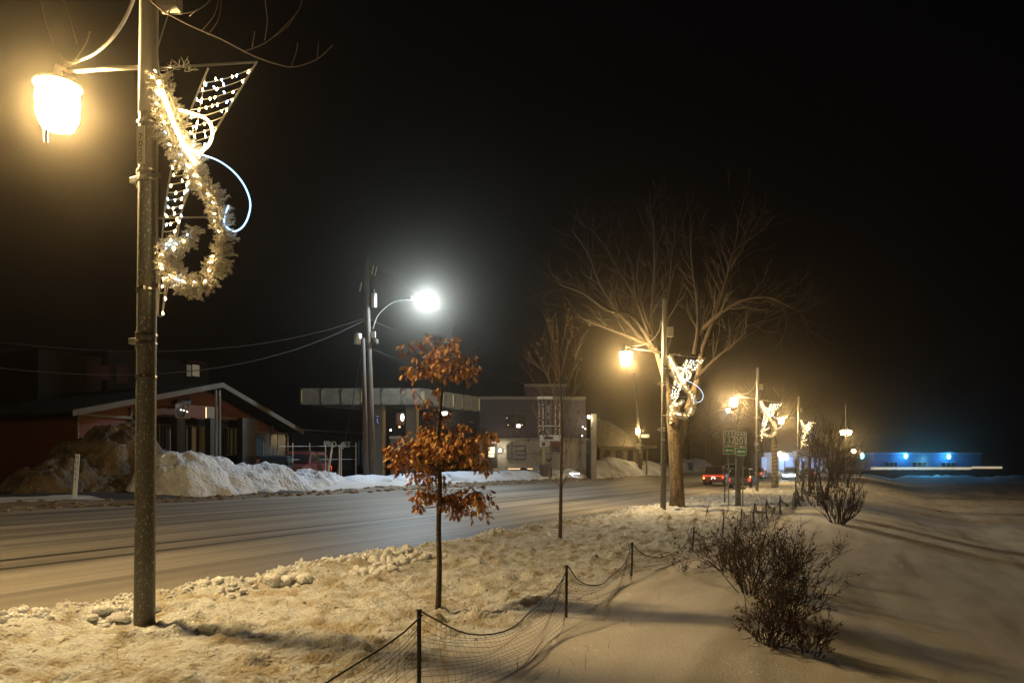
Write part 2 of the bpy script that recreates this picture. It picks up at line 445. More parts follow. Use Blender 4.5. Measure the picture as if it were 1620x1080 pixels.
M['dirty_snow'] = mat('dirty_snow', (.15, .115, .075), .9, noise=((1.1, 1.1, 1.1), (.04, .028, .02), .42, .64), bump=(5, 1, .15))
M['pile_snow'] = mat('pile_snow', (.70, .75, .86), .85, noise=((.9, .9, .9), (.40, .41, .44), .45, .7), bump=(7, 1, .12))
def at(px, x):                    # y of the sight column px on the plane X = x
    return onX(px, 735, x).y
mound('snow_pile', 'long rugged heap of clean ploughed snow before the red gabled shop', [
    (-24.9, at(285, -24.9), 1.9, 2.3, 1.5), (-25.2, at(335, -25.2), 2.0, 2.2, 1.3), (-25.2, at(385, -25.2), 2.0, 2.3, 1.1), (-25.0, at(425, -25.0), 2.0, 2.0, 1.15), (-25.0, at(470, -25.0), 1.9, 3.4, .85)], M['pile_snow'], .7, .09, seed=3)
mound('snow_pile', 'tall dirty brown snow heap in the dark lot left of the shop', [
    (-27.6, at(190, -27.6), 2.2, 2.4, 2.5), (-27.6, at(150, -27.6), 2.2, 2.2, 2.2), (-27.2, at(95, -27.2), 2.0, 2.0, 1.3), (-27.6, at(225, -27.6), 2.0, 1.7, 1.9), (-26.4, at(120, -26.4), 1.6, 2.4, 1.1)], M['dirty_snow'], 1.1, .10, seed=8)
def fz_pile(label, lst, seed, m='pile_snow', amp=.22):
    pts = []
    for (px, x, rx, ry, h) in lst: pts.append((x, at(px, x), rx, ry, h))
    mound('snow_pile', label, pts, M[m], amp, .22, 'snow heaps along the far side of the road', seed)
fz_pile('yellow lit snow heap at the foot of the beige brick column', [(935, -23.4, 2.0, 7, .9), (965, -24.5, 2.6, 6.5, 1.7), (985, -24.5, 2.4, 6, 1.3)], 21)
fz_pile('steep snow heap beside the foot of the far street lamp', [(1020, -23.5, 2.2, 7, 1.35), (1040, -23.6, 2, 7, .7)], 24)
fz_pile('snow heap behind the blue bins by the red tail lights', [(1075, -25, 2.4, 9, 1.8), (1098, -25, 2.4, 10, 1.9)], 27)
fz_pile('pale snow ridge lying behind the two utility poles', [(600, -24.2, 1.5, 6, .32), (690, -24.0, 1.5, 9, .42), (780, -23.8, 1.5, 10, .45), (850, -23.6, 1.5, 10, .45)], 30)

# ------------------------------------------------------------------ street lamps and their decorations
PX, PY = -7.77, 6.19
gz1 = -1.93
def make_lamp():
    t = thing('street_lamp', 'big speckled concrete street lamp in the snow, nearest the camera', 'street lamp', (PX, PY, gz1), 'wreath-hung street lamps along the verge')
    o = Vector((PX, PY, 0)); lean = Vector((.055, .02, 0))
    def at_z(z): return o + lean * ((z - gz1) / 7.5) + UP * z
    MB().tube([at_z(gz1 - .3), at_z(gz1 + .9), at_z(2.0), at_z(4.0), at_z(6.9)], [.120, .115, .108, .101, .09], 24).build('pole', M['concrete'], t, smooth=True)
    MB().tube([at_z(4.13), at_z(6.92)], [.109, .097], 24).build('upper_sleeve', M['offwhite'], t, smooth=True)
    for z in (1.03, 1.42, 1.52, 2.05, 3.33, 3.44, 4.0):
        b = MB(); b.tube([at_z(z), at_z(z + .022)], .119, 24)
        bo = b.build('band', M['steel'], t)
        s = MB(); c = at_z(z + .011)
        s.obox(c + Vector((.06, -.105, 0)), .03, .018, .022); s.build('buckle', M['steel'], bo)
    for z in (1.47, 3.38):                       # brackets on the road side
        b = MB(); c = at_z(z); b.obox(c + Vector((-.14, 0, 0)), .025, .03, .11); b.obox(c + Vector((-.21, 0, .0)), .06, .035, .035)
        b.build('bracket', M['galv'], t, bevel=.006)
    st = MB(); c = at_z(3.72); ax = Vector((CS, SN, 0)); fr = Vector((SN, -CS, 0))
    st.obox(c + fr * .108 - ax * .03, .045, .008, .22, ax, fr); so = st.build('number_plate', M['offwhite'], t)
    for i, ch in enumerate('7020'):
        text(ch, .10, M['black'], 'digit', t, c + fr * .119 - ax * .03 + UP * (.09 - i * .085), ax, UP, .001)
    # cross arm towards the road, curved brace above it
    L = Vector((-1, 0, 0))
    MB().tube([at_z(4.68), at_z(4.84) + L * .8, at_z(4.95) + L * 1.45, at_z(5.03) + L * 1.6], [.028, .026, .022, .02], 10).build('arm', M['offwhite'], t, smooth=True)
    pts = []
    for k in range(15):
        a = k / 14 * math.pi / 2
        pts.append(at_z(5.05) + L * (.14 + 1.0 * (1 - math.sin(math.pi / 2 - a) ) * 1.0) + UP * (.95 * (1 - math.sin(a))))
    pts = [at_z(5.98) + L * .14] + pts + [at_z(5.03) + L * 1.62]
    MB().tube(pts, .02, 8).build('curved_brace', M['galv'], t, smooth=True)
    c = at_z(0) + L * 1.61; c.z = 0
    ln = MB(); ln.lathe(c, [(.03, 5.08), (.05, 5.0), (.05, 4.93), (.13, 4.90), (.27, 4.83), (.285, 4.80), (.25, 4.80)], 24)
    lo = ln.build('lantern_cap', M['galv'], t, smooth=True)
    MB().lathe(c, [(.245, 4.795), (.25, 4.6), (.235, 4.40), (.19, 4.29), (.10, 4.245), (.02, 4.24)], 24).build('lantern_glass', M['lamp_glass'], t, smooth=True)
    for (dx, dy, l) in ((-.2, -.05, .30), (-.08, -.14, .2), (-.04, -.1, .36), (.16, -.1, .26), (.02, .15, .18)):
        MB().tube([c + Vector((dx, dy, 4.42)), c + Vector((dx, dy, 4.42 - l))], [.010, .002], 5).build('icicle', M['white'], t)
    bx = MB(); bx.obox(at_z(5.55) + RV * .24 - FV * .0, .12, .09, .2, RV, FV); bx.build('control_box', M['offwhite'], t, bevel=.01)
    wpts = [at_z(5.33) + RV * .27 - FV * .05, at_z(5.05) + RV * .2 - FV * .08, at_z(4.85) + RV * .13 - FV * .06, at_z(4.6) + RV * .15 - FV * .05, at_z(4.4) + RV * .2 - FV * .03]
    MB().tube(wpts, .008, 6).build('feed_wire', M['cable_pale'], t, smooth=True)
    lamp('lamp_light', (c.x, c.y, 4.52), 2350, WARM, .25, t)
    return t

def dec(px, py, out=0.0):
    """a point of the wreath's plane (perpendicular to the road), out = metres towards the camera side"""
    u = (px - 810) / F
    s = (8.94 * u + 4.33) / (CS + SN * u); f = 8.94 - SN * s
    return Vector((PX + s, PY - out, (735 - py) * f / F))
def curve(pts, n):
    pts = [Vector(p) for p in pts]; out = []
    for i in range(len(pts) - 1):
        p0 = pts[max(i - 1, 0)]; p1 = pts[i]; p2 = pts[i + 1]; p3 = pts[min(i + 2, len(pts) - 1)]
        for k in range(n):
            t = k / n
            out.append(.5 * ((2 * p1) + (p2 - p0) * t + (2 * p0 - 5 * p1 + 4 * p2 - p3) * t * t + (3 * p1 - p0 - 3 * p2 + p3) * t ** 3))
    out.append(pts[-1]); return out

def make_wreath():
    t = thing('light_decoration', 'large lit winter sash and wreath hung on the nearest lamp pole', 'christmas decoration', (PX, PY, gz1), 'lit sash wreaths hung on the street lamps')
    rnd = random.Random(11)
    fr = MB()
    fr.tube([dec(252, 108), dec(407, 98)], .014, 6)
    lrail = [dec(330, 108), dec(304, 170), dec(278, 240), dec(266, 300), dec(260, 345), dec(254, 420), dec(251, 500)]
    rrail = [dec(407, 98), dec(362, 172), dec(320, 245), dec(300, 300), dec(285, 345), dec(266, 430), dec(257, 500)]
    for rl in (lrail, rrail): fr.tube(curve(rl, 3), .011, 6)
    fr.tube([dec(251, 500), dec(257, 500)], .011, 6)
    fr.tube([dec(249, 150), dec(250, 500)], .013, 6)
    fr.tube([dec(250, 345), dec(345, 343)], .011, 6)
    fr.build('frame', M['steel'], t)
    for y in (278, 452):
        MB().obox(dec(248, y), .05, .02, .025).build('clamp', M['steel'], t)
    # string of bulbs laced between the rails
    def rail(rl, y):
        for a, b in zip(rl, rl[1:]):
            if min(a.z, b.z) - 1e-6 <= y <= max(a.z, b.z) + 1e-6:
                return a.lerp(b, (a.z - y) / max(a.z - b.z, 1e-6))
        return rl[-1]
    strg = MB(); wb = []; cb = []
    z = lrail[0].z - .06; k = 0
    while z > lrail[-1].z + .25:
        a = rail(lrail, z); b = rail(rrail, z)
        sag = .012 * rnd.random() + .02 * (b - a).length
        pts = [a.lerp(b, q / 6) - UP * sag * 4 * (q / 6) * (1 - q / 6) for q in range(7)]
        strg.tube(pts, .006, 4)
        nb = max(1, int((b - a).length / .085))
        for q in range(nb):
            p = a.lerp(b, (q + rnd.uniform(.2, .8)) / nb) - UP * sag * .7
            d = Vector((rnd.uniform(-.5, .5), -.3, rnd.choice((-1, -1, 1)))).normalized()
            (cb if rnd.random() < .14 else wb).append((p, d))
        z -= .088; k += 1
    for rl in (lrail, rrail):
        for q in range(3):
            p = rl[0].lerp(rl[-1], rnd.random() * .1)
    strg.build('string', M['cable_pale'], t)
    # tinsel garland
    gp = curve([dec(254, 122), dec(258, 160), dec(266, 205), dec(284, 245), dec(310, 272), dec(330, 300), dec(345, 328), dec(352, 360), dec(353, 395), dec(343, 425), dec(322, 448), dec(296, 450), dec(275, 436), dec(266, 412), dec(272, 385)], 9)
    gp2 = curve([dec(272, 385), dec(285, 392), dec(300, 382), dec(306, 362)], 7)
    gp3 = curve([dec(262, 130), dec(276, 165), dec(292, 205), dec(305, 235), dec(318, 262)], 8)
    gl = MB()
    def tuft(p, ax, r):
        # short branch with needles
        d = Vector((rnd.gauss(0, 1), rnd.gauss(0, .8), rnd.gauss(0, 1))); d = (d - ax * d.dot(ax) * .7).normalized()
        e = p + d * r
        for q in range(44):
            o = p.lerp(e, .15 + .85 * rnd.random()); n = (d * rnd.uniform(.2, 1.1) + Vector((rnd.gauss(0, 1), rnd.gauss(0, 1), rnd.gauss(0, 1))) * .55).normalized()
            l = r * rnd.uniform(.15, .30); w_ = n.cross(Vector((rnd.random(), rnd.random(), rnd.random()))).normalized() * .0055
            gl.add([o - w_, o + w_, o + n * l + w_ * .5, o + n * l - w_ * .5], [(0, 1, 2, 3)])
    for path, rad, per in ((gp, .13, 5), (gp2, .10, 5), (gp3, .085, 3)):
        for i, p in enumerate(path):
            ax = (path[min(i + 1, len(path) - 1)] - path[max(i - 1, 0)]).normalized()
            for q in range(per + 1): tuft(p, ax, rad * rnd.uniform(.75, 1.25))
            if i % 3 == 0 and path is not gp3:
                d = Vector((rnd.uniform(-.6, .6), -1, rnd.uniform(-.6, .6))).normalized()
                (cb if rnd.random() < .12 else wb).append((p + d * rad * .65, d))
    for q in range(26):                       # loose end of the garland tied along the top bar
        a = dec(262 + rnd.random() * 40, 112 - rnd.random() * 10, rnd.uniform(-.03, .05)); d = Vector((rnd.uniform(-1, 1), rnd.uniform(-.5, .5), rnd.uniform(-.4, .6))).normalized()
        gl.tube([a, a + d * .05, a + d * .09 + UP * .015], .004, 3)
    gl.build('garland', M['garland'], t, fix=False)
    core = MB(); core.tube(gp, .02, 5); core.tube(gp2, .016, 5); core.tube(gp3, .014, 5); core.build('garland_core', M['garland'], t)
    rnd.shuffle(wb); wb = wb[:99]
    for lst, m in ((wb, 'warm_bulb'), (cb, 'cool_bulb')):
        for p, d in lst: MB().tube([p, p + d * .014, p + d * .034], [.0065, .0085, .003], 5).build(m, M[m], t, fix=False)
    rp = curve([dec(258, 135, .04), dec(270, 165, .05), dec(283, 200, .05), dec(300, 232, .05), dec(318, 243, .05), dec(336, 232, .05), dec(342, 210, .05), dec(333, 192, .05), dec(312, 183, .04), dec(288, 176, .03)], 5)
    MB().tube(rp, .017, 6).build('warm_rope_light', M['warm_rope'], t, fix=False)
    rp = curve([dec(258, 133, .06), dec(272, 170, .07), dec(288, 210, .07), dec(302, 240, .06), dec(316, 262, .05)], 5)
    MB().tube(rp, .024, 6).build('warm_rope_light', M['warm_rope'], t, fix=False)
    rp = curve([dec(322, 246, .02), dec(345, 254), dec(368, 270), dec(386, 292), dec(396, 318), dec(394, 340), dec(385, 358), dec(371, 366), dec(358, 358), dec(355, 345), dec(362, 325)], 6)
    MB().tube(rp, .009, 6).build('cool_rope_light', M['cool_rope'], t, fix=False)
    return t
lamp0 = make_lamp(); wr0 = make_wreath()
for i, (x, y, zz, ll, wl) in enumerate([
        (-8.0, 31.3, -1.93, 'street lamp pole standing directly in front of the big forked bare tree', 'lit sash wreath shining in front of the big bare tree'),
        (-7.62, 56.3, -1.93, 'street lamp behind the green route signs and the parked dark car', 'lit sash wreath above the dark parked car, right of the route signs'),
        (-7.0, 81, -2.0, 'farthest street lamp with a wreath, half hidden by dark twiggy trees', 'farthest lit sash wreath, broken up by the dark trees')]):
    a = copy_tree(lamp0); a.location = (x, y, zz); a['label'] = ll
    b = copy_tree(wr0); b.location = (x, y, zz); b['label'] = wl
a = copy_tree(lamp0); a.location = (-7.8, -18.8, -1.93); a['label'] = 'unseen street lamp added behind the camera, in line with the row, to fill light on the verge'  # unseen lamp, added as fill light for the verge
for i, (px, py, f) in enumerate([(1233, 717, 150), (1293, 719, 140), (1350, 713, 120)]):     # lamps far down the road
    p = P(px, py, f)
    t = thing('far_street_lamp', ['small warm street lamp far down the road left of the blue-lit shopfront', 'small warm street lamp far off above the oncoming headlights', 'small warm street lamp far off, rightmost beyond the twiggy tree'][i], 'street lamp', (p.x, p.y, gz(p.x, p.y)), 'far street lamps')
    MB().tube([(p.x + 1, p.y, gz(p.x, p.y) - .2), (p.x + 1, p.y, p.z + .6)], .09, 8).build('pole', M['dark_concrete'], t)
    MB().tube([(p.x + 1, p.y, p.z + .45), (p.x, p.y, p.z + .45)], .04, 6).build('arm', M['dark_concrete'], t)
    MB().lathe((p.x, p.y, p.z), [(.03, .4), (.28, .3), (.32, .26)], 10).build('lantern_cap', M['galv'], t)
    MB().ball(p, .30, 10).build('lantern_glass', M['lamp_glass'], t)
    lamp('lamp_light', p, 500, WARM, .15, t)
p = P(1152, 648, 125); q = P(1118, 648, 125); gq = gz(q.x, q.y)
t = thing('far_street_lamp', 'small cold white street light on a long curved arm above the route signs', 'street lamp', (q.x, q.y, gq))
MB().tube([(q.x, q.y, gq - .2), (q.x, q.y, p.z - 2)], .16, 8).build('pole', M['wood'], t)
MB().tube(curve([P(1118, 668, 125), P(1122, 657, 125), P(1134, 650, 125), P(1152, 647, 125)], 4), .06, 6).build('arm', M['galv'], t)
MB().ball(p, .28, 10).build('light_lens', M['white_glass'], t); lamp('lamp_light', p - UP * .4, 300, (.8, .93, 1), .15, t)
# twin-headed park lamp near the river
p = P(1338, 765, 62); gzz = gz(p.x, p.y)
t = thing('park_lamp', 'twin-lantern park lamp on a slim post behind the twiggy river tree', 'park lamp', (p.x, p.y, gzz))
q = P(1338, 640, 62); MB().tube([(p.x, p.y, gzz - .2), (p.x, p.y, q.z)], [.07, .04], 8).build('post', M['galv'], t)
c0 = P(1338, 680, 62); MB().tube([c0 - RV * .3, c0 - RV * .15 + UP * .1, c0 + RV * .15 + UP * .1, c0 + RV * .3], .03, 6).build('cross_arm', M['galv'], t)
for s in (-1, 1):
    c = c0 + RV * .27 * s - UP * .22
    MB().lathe(c, [(.10, -.18), (.17, .12), (.06, .2)], 10).build('lantern_glass', M['lamp_glass'], t)
    MB().lathe(c, [(.2, .2), (.05, .3)], 10).build('lantern_cap', M['galv'], t)
lamp('lamp_light', c0 - UP * .3, 500, WARM, .12, t)

# ------------------------------------------------------------------ bare trees, shrubs
def grow(mb, p, d, L, r, depth, rnd, n=5, spread=.55, up=.1, kids=(2, 3), seg=4, wob=.14, tips=None, minr=.002, shrink=.68):
    pts = [p]; rs = [r]; q = Vector(p); dd = Vector(d).normalized()
    for k in range(seg):
        dd = (dd + Vector((rnd.gauss(0, wob), rnd.gauss(0, wob), rnd.gauss(0, wob) + up * .25))).normalized()
        q = q + dd * (L / seg); pts.append(q.copy()); rs.append(max(minr, r * (1 - .42 * (k + 1) / seg)))
    mb.tube(pts, rs, n if r > .02 else 3, cap=False)
    if tips is not None: tips.append((pts, depth))
    if depth <= 0: return
    for c in range(rnd.randint(*kids)):
        i = rnd.randint(max(1, seg // 3), seg); base = pts[i]
        ax = Vector((rnd.gauss(0, 1), rnd.gauss(0, 1), rnd.gauss(0, 1)))
        nd = (dd + (ax - dd * ax.dot(dd)).normalized() * spread * rnd.uniform(.5, 1.4) + UP * up).normalized()
        grow(mb, base, nd, L * rnd.uniform(shrink - .15, shrink + .15), max(minr, rs[i] * rnd.uniform(.5, .75)), depth - 1, rnd, n, spread, up, kids, seg, wob, tips, minr, shrink)

# the big forked tree behind the second lamp
b0 = G(1071, 800); FT = b0.dot(FV)
t = thing('bare_tree', 'big forked bare tree with rugged trunk behind the second lamp', 'tree', b0)
def T(px, py, df=0): return P(px, py, FT + df)
tr = MB(); rnd = random.Random(4)
ring = []
tr.tube([T(1071, 806), T(1071, 770), T(1069, 730), T(1068, 690), T(1066, 660), T(1068, 640)], [.36, .30, .29, .31, .34, .30], 14)
tr.tube([T(1073, 700), T(1085, 660), T(1098, 625), T(1107, 590), T(1110, 560)], [.20, .22, .19, .16, .12], 10)
tr.tube([T(1064, 660), T(1060, 625), T(1050, 590), T(1040, 560)], [.22, .19, .15, .11], 10)
lump(tr, T(1063, 668, -.33), .14, .08, .12, 5, 8, .2)
tr.build('trunk', M['bark_big'], t, smooth=True)
lb = MB(); tips = []
limbs = [  # main limbs, traced as real curves with depth
    [(1110, 560, 0), (1115, 545, 0), (1112, 520, .3), (1130, 490, .5), (1150, 440, .8), (1165, 380, 1), (1168, 345, 1.2)],
    [(1110, 555, 0), (1125, 515, -.3), (1138, 480, -.6), (1152, 430, -.8), (1160, 400, -1), (1190, 375, -1.2)],
    [(1118, 545, 0), (1150, 530, .5), (1190, 512, 1), (1235, 500, 1.4), (1270, 490, 1.6)],
    [(1112, 520, 0), (1140, 495, -.8), (1175, 475, -1.4), (1215, 470, -2), (1250, 485, -2.4)],
    [(1098, 560, 0), (1104, 520, 0), (1103, 480, .6), (1096, 430, 1), (1092, 375, 1.2)],
    [(1040, 560, 0), (1030, 520, 0), (1015, 480, -.5), (1008, 440, -1), (1012, 400, -1.2)],
    [(1045, 575, 0), (1048, 520, .5), (1058, 470, 1), (1062, 420, 1.4), (1068, 370, 1.6)],
    [(1040, 560, 0), (1010, 530, .6), (980, 495, 1), (950, 450, 1.4), (930, 400, 1.8), (905, 365, 2)],
    [(1035, 550, 0), (1000, 500, -.8), (960, 490, -1.6), (925, 465, -2.2), (885, 450, -2.8)],
    [(1030, 545, 0), (990, 530, -.2), (950, 515, -.6), (912, 500, -1)],
    [(1040, 560, 0), (1032, 500, 1), (1035, 440, 1.6), (1036, 380, 2), (1034, 345, 2.2)],
    [(1028, 530, 0), (1005, 470, .4), (975, 420, .9), (955, 385, 1.2)],
    [(1100, 600, 0), (1130, 570, -1), (1160, 545, -1.6), (1180, 525, -2)],
]
for lm in limbs:
    pts = curve([T(*q) for q in lm], 4); k = len(pts); rs = [.095 * (1 - .86 * i / (k - 1)) + .010 for i in range(k)]
    lb.tube(pts, rs, 7, cap=False)
    for i in range(4, k, 1):
        dd = (pts[i] - pts[i - 1]).normalized()
        for q in range(rnd.choice((1, 1, 2))):
            ax = Vector((rnd.gauss(0, 1), rnd.gauss(0, 1), rnd.gauss(.1, 1)))
            nd = (dd * .8 + (ax - dd * ax.dot(dd)).normalized() * .65 + UP * .15).normalized()
            grow(lb, pts[i], nd, rnd.uniform(.7, 1.5), max(.010, rs[i] * .35), 2, rnd, 4, .6, .12, (2, 3), 3, .16, None, .0045)
lb.build('crown', M['limb'], t, fix=False)

# dead-leaved young oak
def leaf(mb, p, d, s, rnd):
    """lobed oak leaf, folded along its midrib, curling"""
    d = d.normalized(); sd = d.cross(Vector((rnd.gauss(0, 1), rnd.gauss(0, 1), rnd.gauss(0, 1)))).normalized(); nn = d.cross(sd)
    prof = [(0, .03), (.16, .20), (.24, .05), (.36, .40), (.46, .07), (.60, .44), (.70, .08), (.84, .24), (1, .0)]
    curl = rnd.uniform(-.3, .5); mid = [p + d * s * a + nn * s * curl * a * a * .6 for a, _ in prof]
    vs = list(mid) + [m + sd * s * b + nn * s * b * .45 for m, (a, b) in zip(mid, prof)] + [m - sd * s * b + nn * s * b * .45 for m, (a, b) in zip(mid, prof)]
    n = len(prof); fs = []
    for i in range(n - 1): fs += [(i, i + 1, n + i + 1, n + i), (i + 1, i, 2 * n + i, 2 * n + i + 1)]
    mb.add(vs, fs)
b0 = G(693, 963); FO = b0.dot(FV)
t = thing('oak_sapling', 'young oak still holding clumps of dead orange leaves, before the road', 'tree', b0)
def O(px, py, df=0): return P(px, py, FO + df)
rnd = random.Random(5)
tk = MB(); tp = curve([O(693, 968), O(695, 900), O(694, 830), O(696, 760), O(693, 700), O(697, 640), O(699, 610), O(697, 580), O(690, 560)], 4)
tk.tube(tp, [.036 * (1 - .72 * i / (len(tp) - 1)) + .002 for i in range(len(tp))], 8)
tk.build('trunk', M['bark'], t, smooth=True)
br = MB(); lf = MB(); lf2 = MB()
clumps = [  # start on the trunk, end of the branch, spread, leaves
    ((698, 612), (662, 560), 30, 60), ((698, 600), (672, 545), 26, 60), ((698, 598), (705, 548), 26, 60), ((698, 605), (735, 560), 28, 70), ((699, 612), (752, 578), 16, 45), ((698, 600), (690, 565), 30, 50),
    ((698, 600), (718, 575), 24, 40), ((697, 590), (720, 515), 4, 5), ((697, 600), (655, 580), 12, 22), ((697, 628), (700, 605), 7, 12),
    ((696, 655), (657, 620), 8, 16), ((696, 668), (700, 650), 9, 14), ((696, 665), (680, 645), 5, 4),
    ((693, 720), (610, 712), 13, 40), ((693, 715), (640, 700), 24, 100), ((693, 730), (640, 735), 24, 90), ((694, 705), (670, 700), 26, 100), ((694, 700), (690, 675), 20, 60), ((694, 720), (700, 705), 28, 90),
    ((694, 720), (730, 690), 22, 80), ((694, 715), (765, 690), 17, 70), ((694, 735), (750, 715), 20, 60), ((694, 735), (775, 735), 13, 40), ((694, 735), (685, 745), 24, 70), ((694, 730), (662, 752), 13, 36), ((694, 700), (738, 672), 9, 24),
    ((695, 790), (665, 780), 17, 60), ((695, 785), (690, 775), 22, 70), ((695, 790), (725, 778), 22, 90), ((695, 795), (760, 778), 17, 60), ((695, 790), (785, 785), 12, 36), ((695, 790), (752, 812), 17, 55), ((695, 800), (655, 798), 8, 20), ((695, 790), (712, 798), 15, 30)]
for (a, b, sp, nl) in clumps:
    s = O(*a); dz = rnd.uniform(-.35, .35) * (1 if sp > 12 else .4); e = O(b[0], b[1], dz); m = s.lerp(e, .5) + UP * -.03
    pts = curve([s, m, e], 4); br.tube(pts, [.009 - .006 * i / 8 for i in range(9)], 4, cap=False)
    R_ = sp / F * FO
    for k in range(max(2, int(nl / 4.5))):
        while True:
            o = Vector((rnd.uniform(-1, 1), rnd.uniform(-1, 1), rnd.uniform(-1, 1)))
            if o.length < 1: break
        base = pts[rnd.randint(3, 8)].lerp(e, .4); p = base + Vector((o.x * R_ * 1.3, o.y * R_ * 1.3, o.z * R_ * .75))
        br.tube([base, base.lerp(p, .6) + UP * .015, p], [.0035, .0025, .0015], 3, cap=False)
        tgt = lf if rnd.random() < .7 else lf2
        for q in range(rnd.randint(5, 9)):
            v = Vector((rnd.gauss(0, .035), rnd.gauss(0, .035), rnd.gauss(-.01, .03)))
            leaf(tgt if rnd.random() < .8 else lf2, p + v, o * .35 + v * 9 + Vector((0, 0, -.6)), rnd.uniform(.045, .088), rnd)
br.build('branches', M['bark'], t, fix=False); lf.build('dead_leaves', M['leaf'], t, fix=False); lf2.build('dead_leaves', M['leaf_brown'], t, fix=False)

# bare sapling with a few leaves
b0 = G(886, 850); FB = b0.dot(FV)
t = thing('bare_sapling', 'thin upright sapling, almost leafless, before the flat-roofed building', 'tree', b0)
rnd = random.Random(9)
def B(px, py, df=0): return P(px, py, FB + df)
tk = MB(); tp = curve([B(886, 856), B(887, 800), B(888, 740), B(889, 680), B(887, 620), B(884, 560), B(880, 502)], 4)
rs = [.048 * (1 - .88 * i / (len(tp) - 1)) + .003 for i in range(len(tp))]; tk.tube(tp, rs, 8); tk.build('trunk', M['bark'], t, smooth=True)
br = MB(); lf = MB(); tips = []
for (a, b, c) in [((887, 770), (850, 735), (818, 675)), ((887, 775), (905, 740), (945, 700)), ((887, 768), (896, 720), (912, 668)), ((888, 700), (870, 650), (842, 600)), ((888, 690), (905, 640), (915, 560)),
                  ((888, 660), (872, 610), (850, 560)), ((888, 640), (903, 600), (915, 545)), ((887, 620), (875, 570), (862, 550)), ((886, 600), (895, 560), (905, 530)), ((885, 580), (877, 545), (868, 520)),
                  ((888, 680), (868, 600), (845, 575)), ((885, 560), (893, 530), (897, 508)), ((888, 720), (865, 700), (850, 660)), ((888, 650), (908, 625), (925, 610)), ((886, 600), (878, 560), (875, 530))]:
    pts = curve([B(*a), B(b[0], b[1], rnd.uniform(-.4, .4)), B(c[0], c[1], rnd.uniform(-.7, .7))], 4)
    br.tube(pts, [.011 - .008 * i / 8 for i in range(9)], 4, cap=False)
    for i in range(2, 9):
        d = (pts[i] - pts[i - 1]).normalized(); ax = Vector((rnd.gauss(0, 1), rnd.gauss(0, 1), rnd.gauss(0, 1)))
        for q in range(2): grow(br, pts[i], (d + ax * .3 + UP * .3), rnd.uniform(.25, .55), .004, 1, rnd, 3, .5, .2, (1, 2), 3, .12, tips, .0022)
for pts, dp in tips:
    if rnd.random() < .22:
        leaf(lf, pts[-1], Vector((rnd.gauss(0, .5), rnd.gauss(0, .5), -1)), rnd.uniform(.07, .12), rnd)
br.build('branches', M['twig_pale'], t, fix=False); lf.build('dead_leaves', M['leaf_dull'], t, fix=False)

# twigs of a tree overhead, entering at the top of the picture
t = thing('overhanging_branch', 'knobbly bare branch hanging down over the nearest wreath', 'branch', P(420, -60, 7.6))
ob = MB()
def Q(px, py, f=8.0): return P(px, py, f)
for path, r in (([(262, 20), (300, 40), (350, 62), (400, 88), (440, 102), (465, 106), (500, 95), (526, 72)], .014),
                ([(385, 82), (420, 68), (450, 42), (470, 20), (478, 0), (482, -40)], .008), ([(435, 58), (455, 42), (465, 28)], .005), ([(419, 64), (423, 35), (420, 5), (418, -40)], .007),
                ([(399, 75), (403, 50)], .005), ([(320, 48), (340, 22), (350, -20)], .007), ([(329, 55), (346, 30), (352, -15)], .007), ([(461, 104), (468, 85), (471, 68)], .006),
                ([(502, 93), (504, 66)], .005), ([(262, 22), (300, 20), (325, 8), (360, -30)], .010), ([(262, 20), (235, -5), (220, -60)], .016), ([(300, 26), (312, 15)], .005)):
    pts = curve([Q(a, b, 8.0 - .3 * i / len(path)) for i, (a, b) in enumerate(path)], 4); n_ = len(pts)
    r *= .62; ob.tube(pts, [r * (1 - .5 * i / n_) for i in range(n_)], 6)
    for i in range(0, n_, 3): ob.ball(pts[i], r * .95, 6)
    ob.ball(pts[-1], r * .9, 6)
ob.build('twigs', M['twig_pale'], t, smooth=True)
t = thing('overhanging_branch', 'faint bare twigs hanging behind the glow of the nearest lantern', 'branch', P(90, -60, 9.4)); ob = MB()
for path, r in (([(60, -60), (66, 10), (80, 60), (100, 95)], .008), ([(90, -30), (110, 30), (122, 70)], .006), ([(118, 96), (135, 70), (142, 50)], .006), ([(100, 95), (118, 100), (128, 96)], .008)):
    pts = curve([Q(a, b, 9.4) for a, b in path], 4); ob.tube(pts, r, 5)
ob.build('twigs', M['twig_pale'], t, smooth=True)

def shrub(name, label, base, stems, L, r, seed, m, lean=(0, 0), spread=.5, depth=3, leaves=0, up=.18, tilt=(.2, .9), grp=None, kids=(2, 3), minr=.0028):
    rnd = random.Random(seed); t = thing(name, label, 'shrub', base, grp); b = MB(); tips = []
    for k in range(stems):
        a = rnd.uniform(0, 2 * math.pi); e = rnd.uniform(*tilt)
        d = Vector((math.cos(a) * e + lean[0], math.sin(a) * e + lean[1], 1)).normalized()
        o = Vector(base) + Vector((math.cos(a) * r * 5, math.sin(a) * r * 5, -.08))
        grow(b, o, d, L * rnd.uniform(.6, 1.1), r * rnd.uniform(.5, 1), depth, rnd, 4, spread, up, kids, 4, .13, tips, minr)
    b.build('stems', M[m], t, fix=False)
    if leaves:
        lf = MB()
        for pts, dp in tips:
            if dp <= 1 and rnd.random() < leaves: leaf(lf, pts[rnd.randint(1, len(pts) - 1)], Vector((rnd.gauss(0, .6), rnd.gauss(0, .6), -.5)), rnd.uniform(.03, .06), rnd)
        lf.build('dead_leaves', M['leaf_dull'], t, fix=False)
    return t
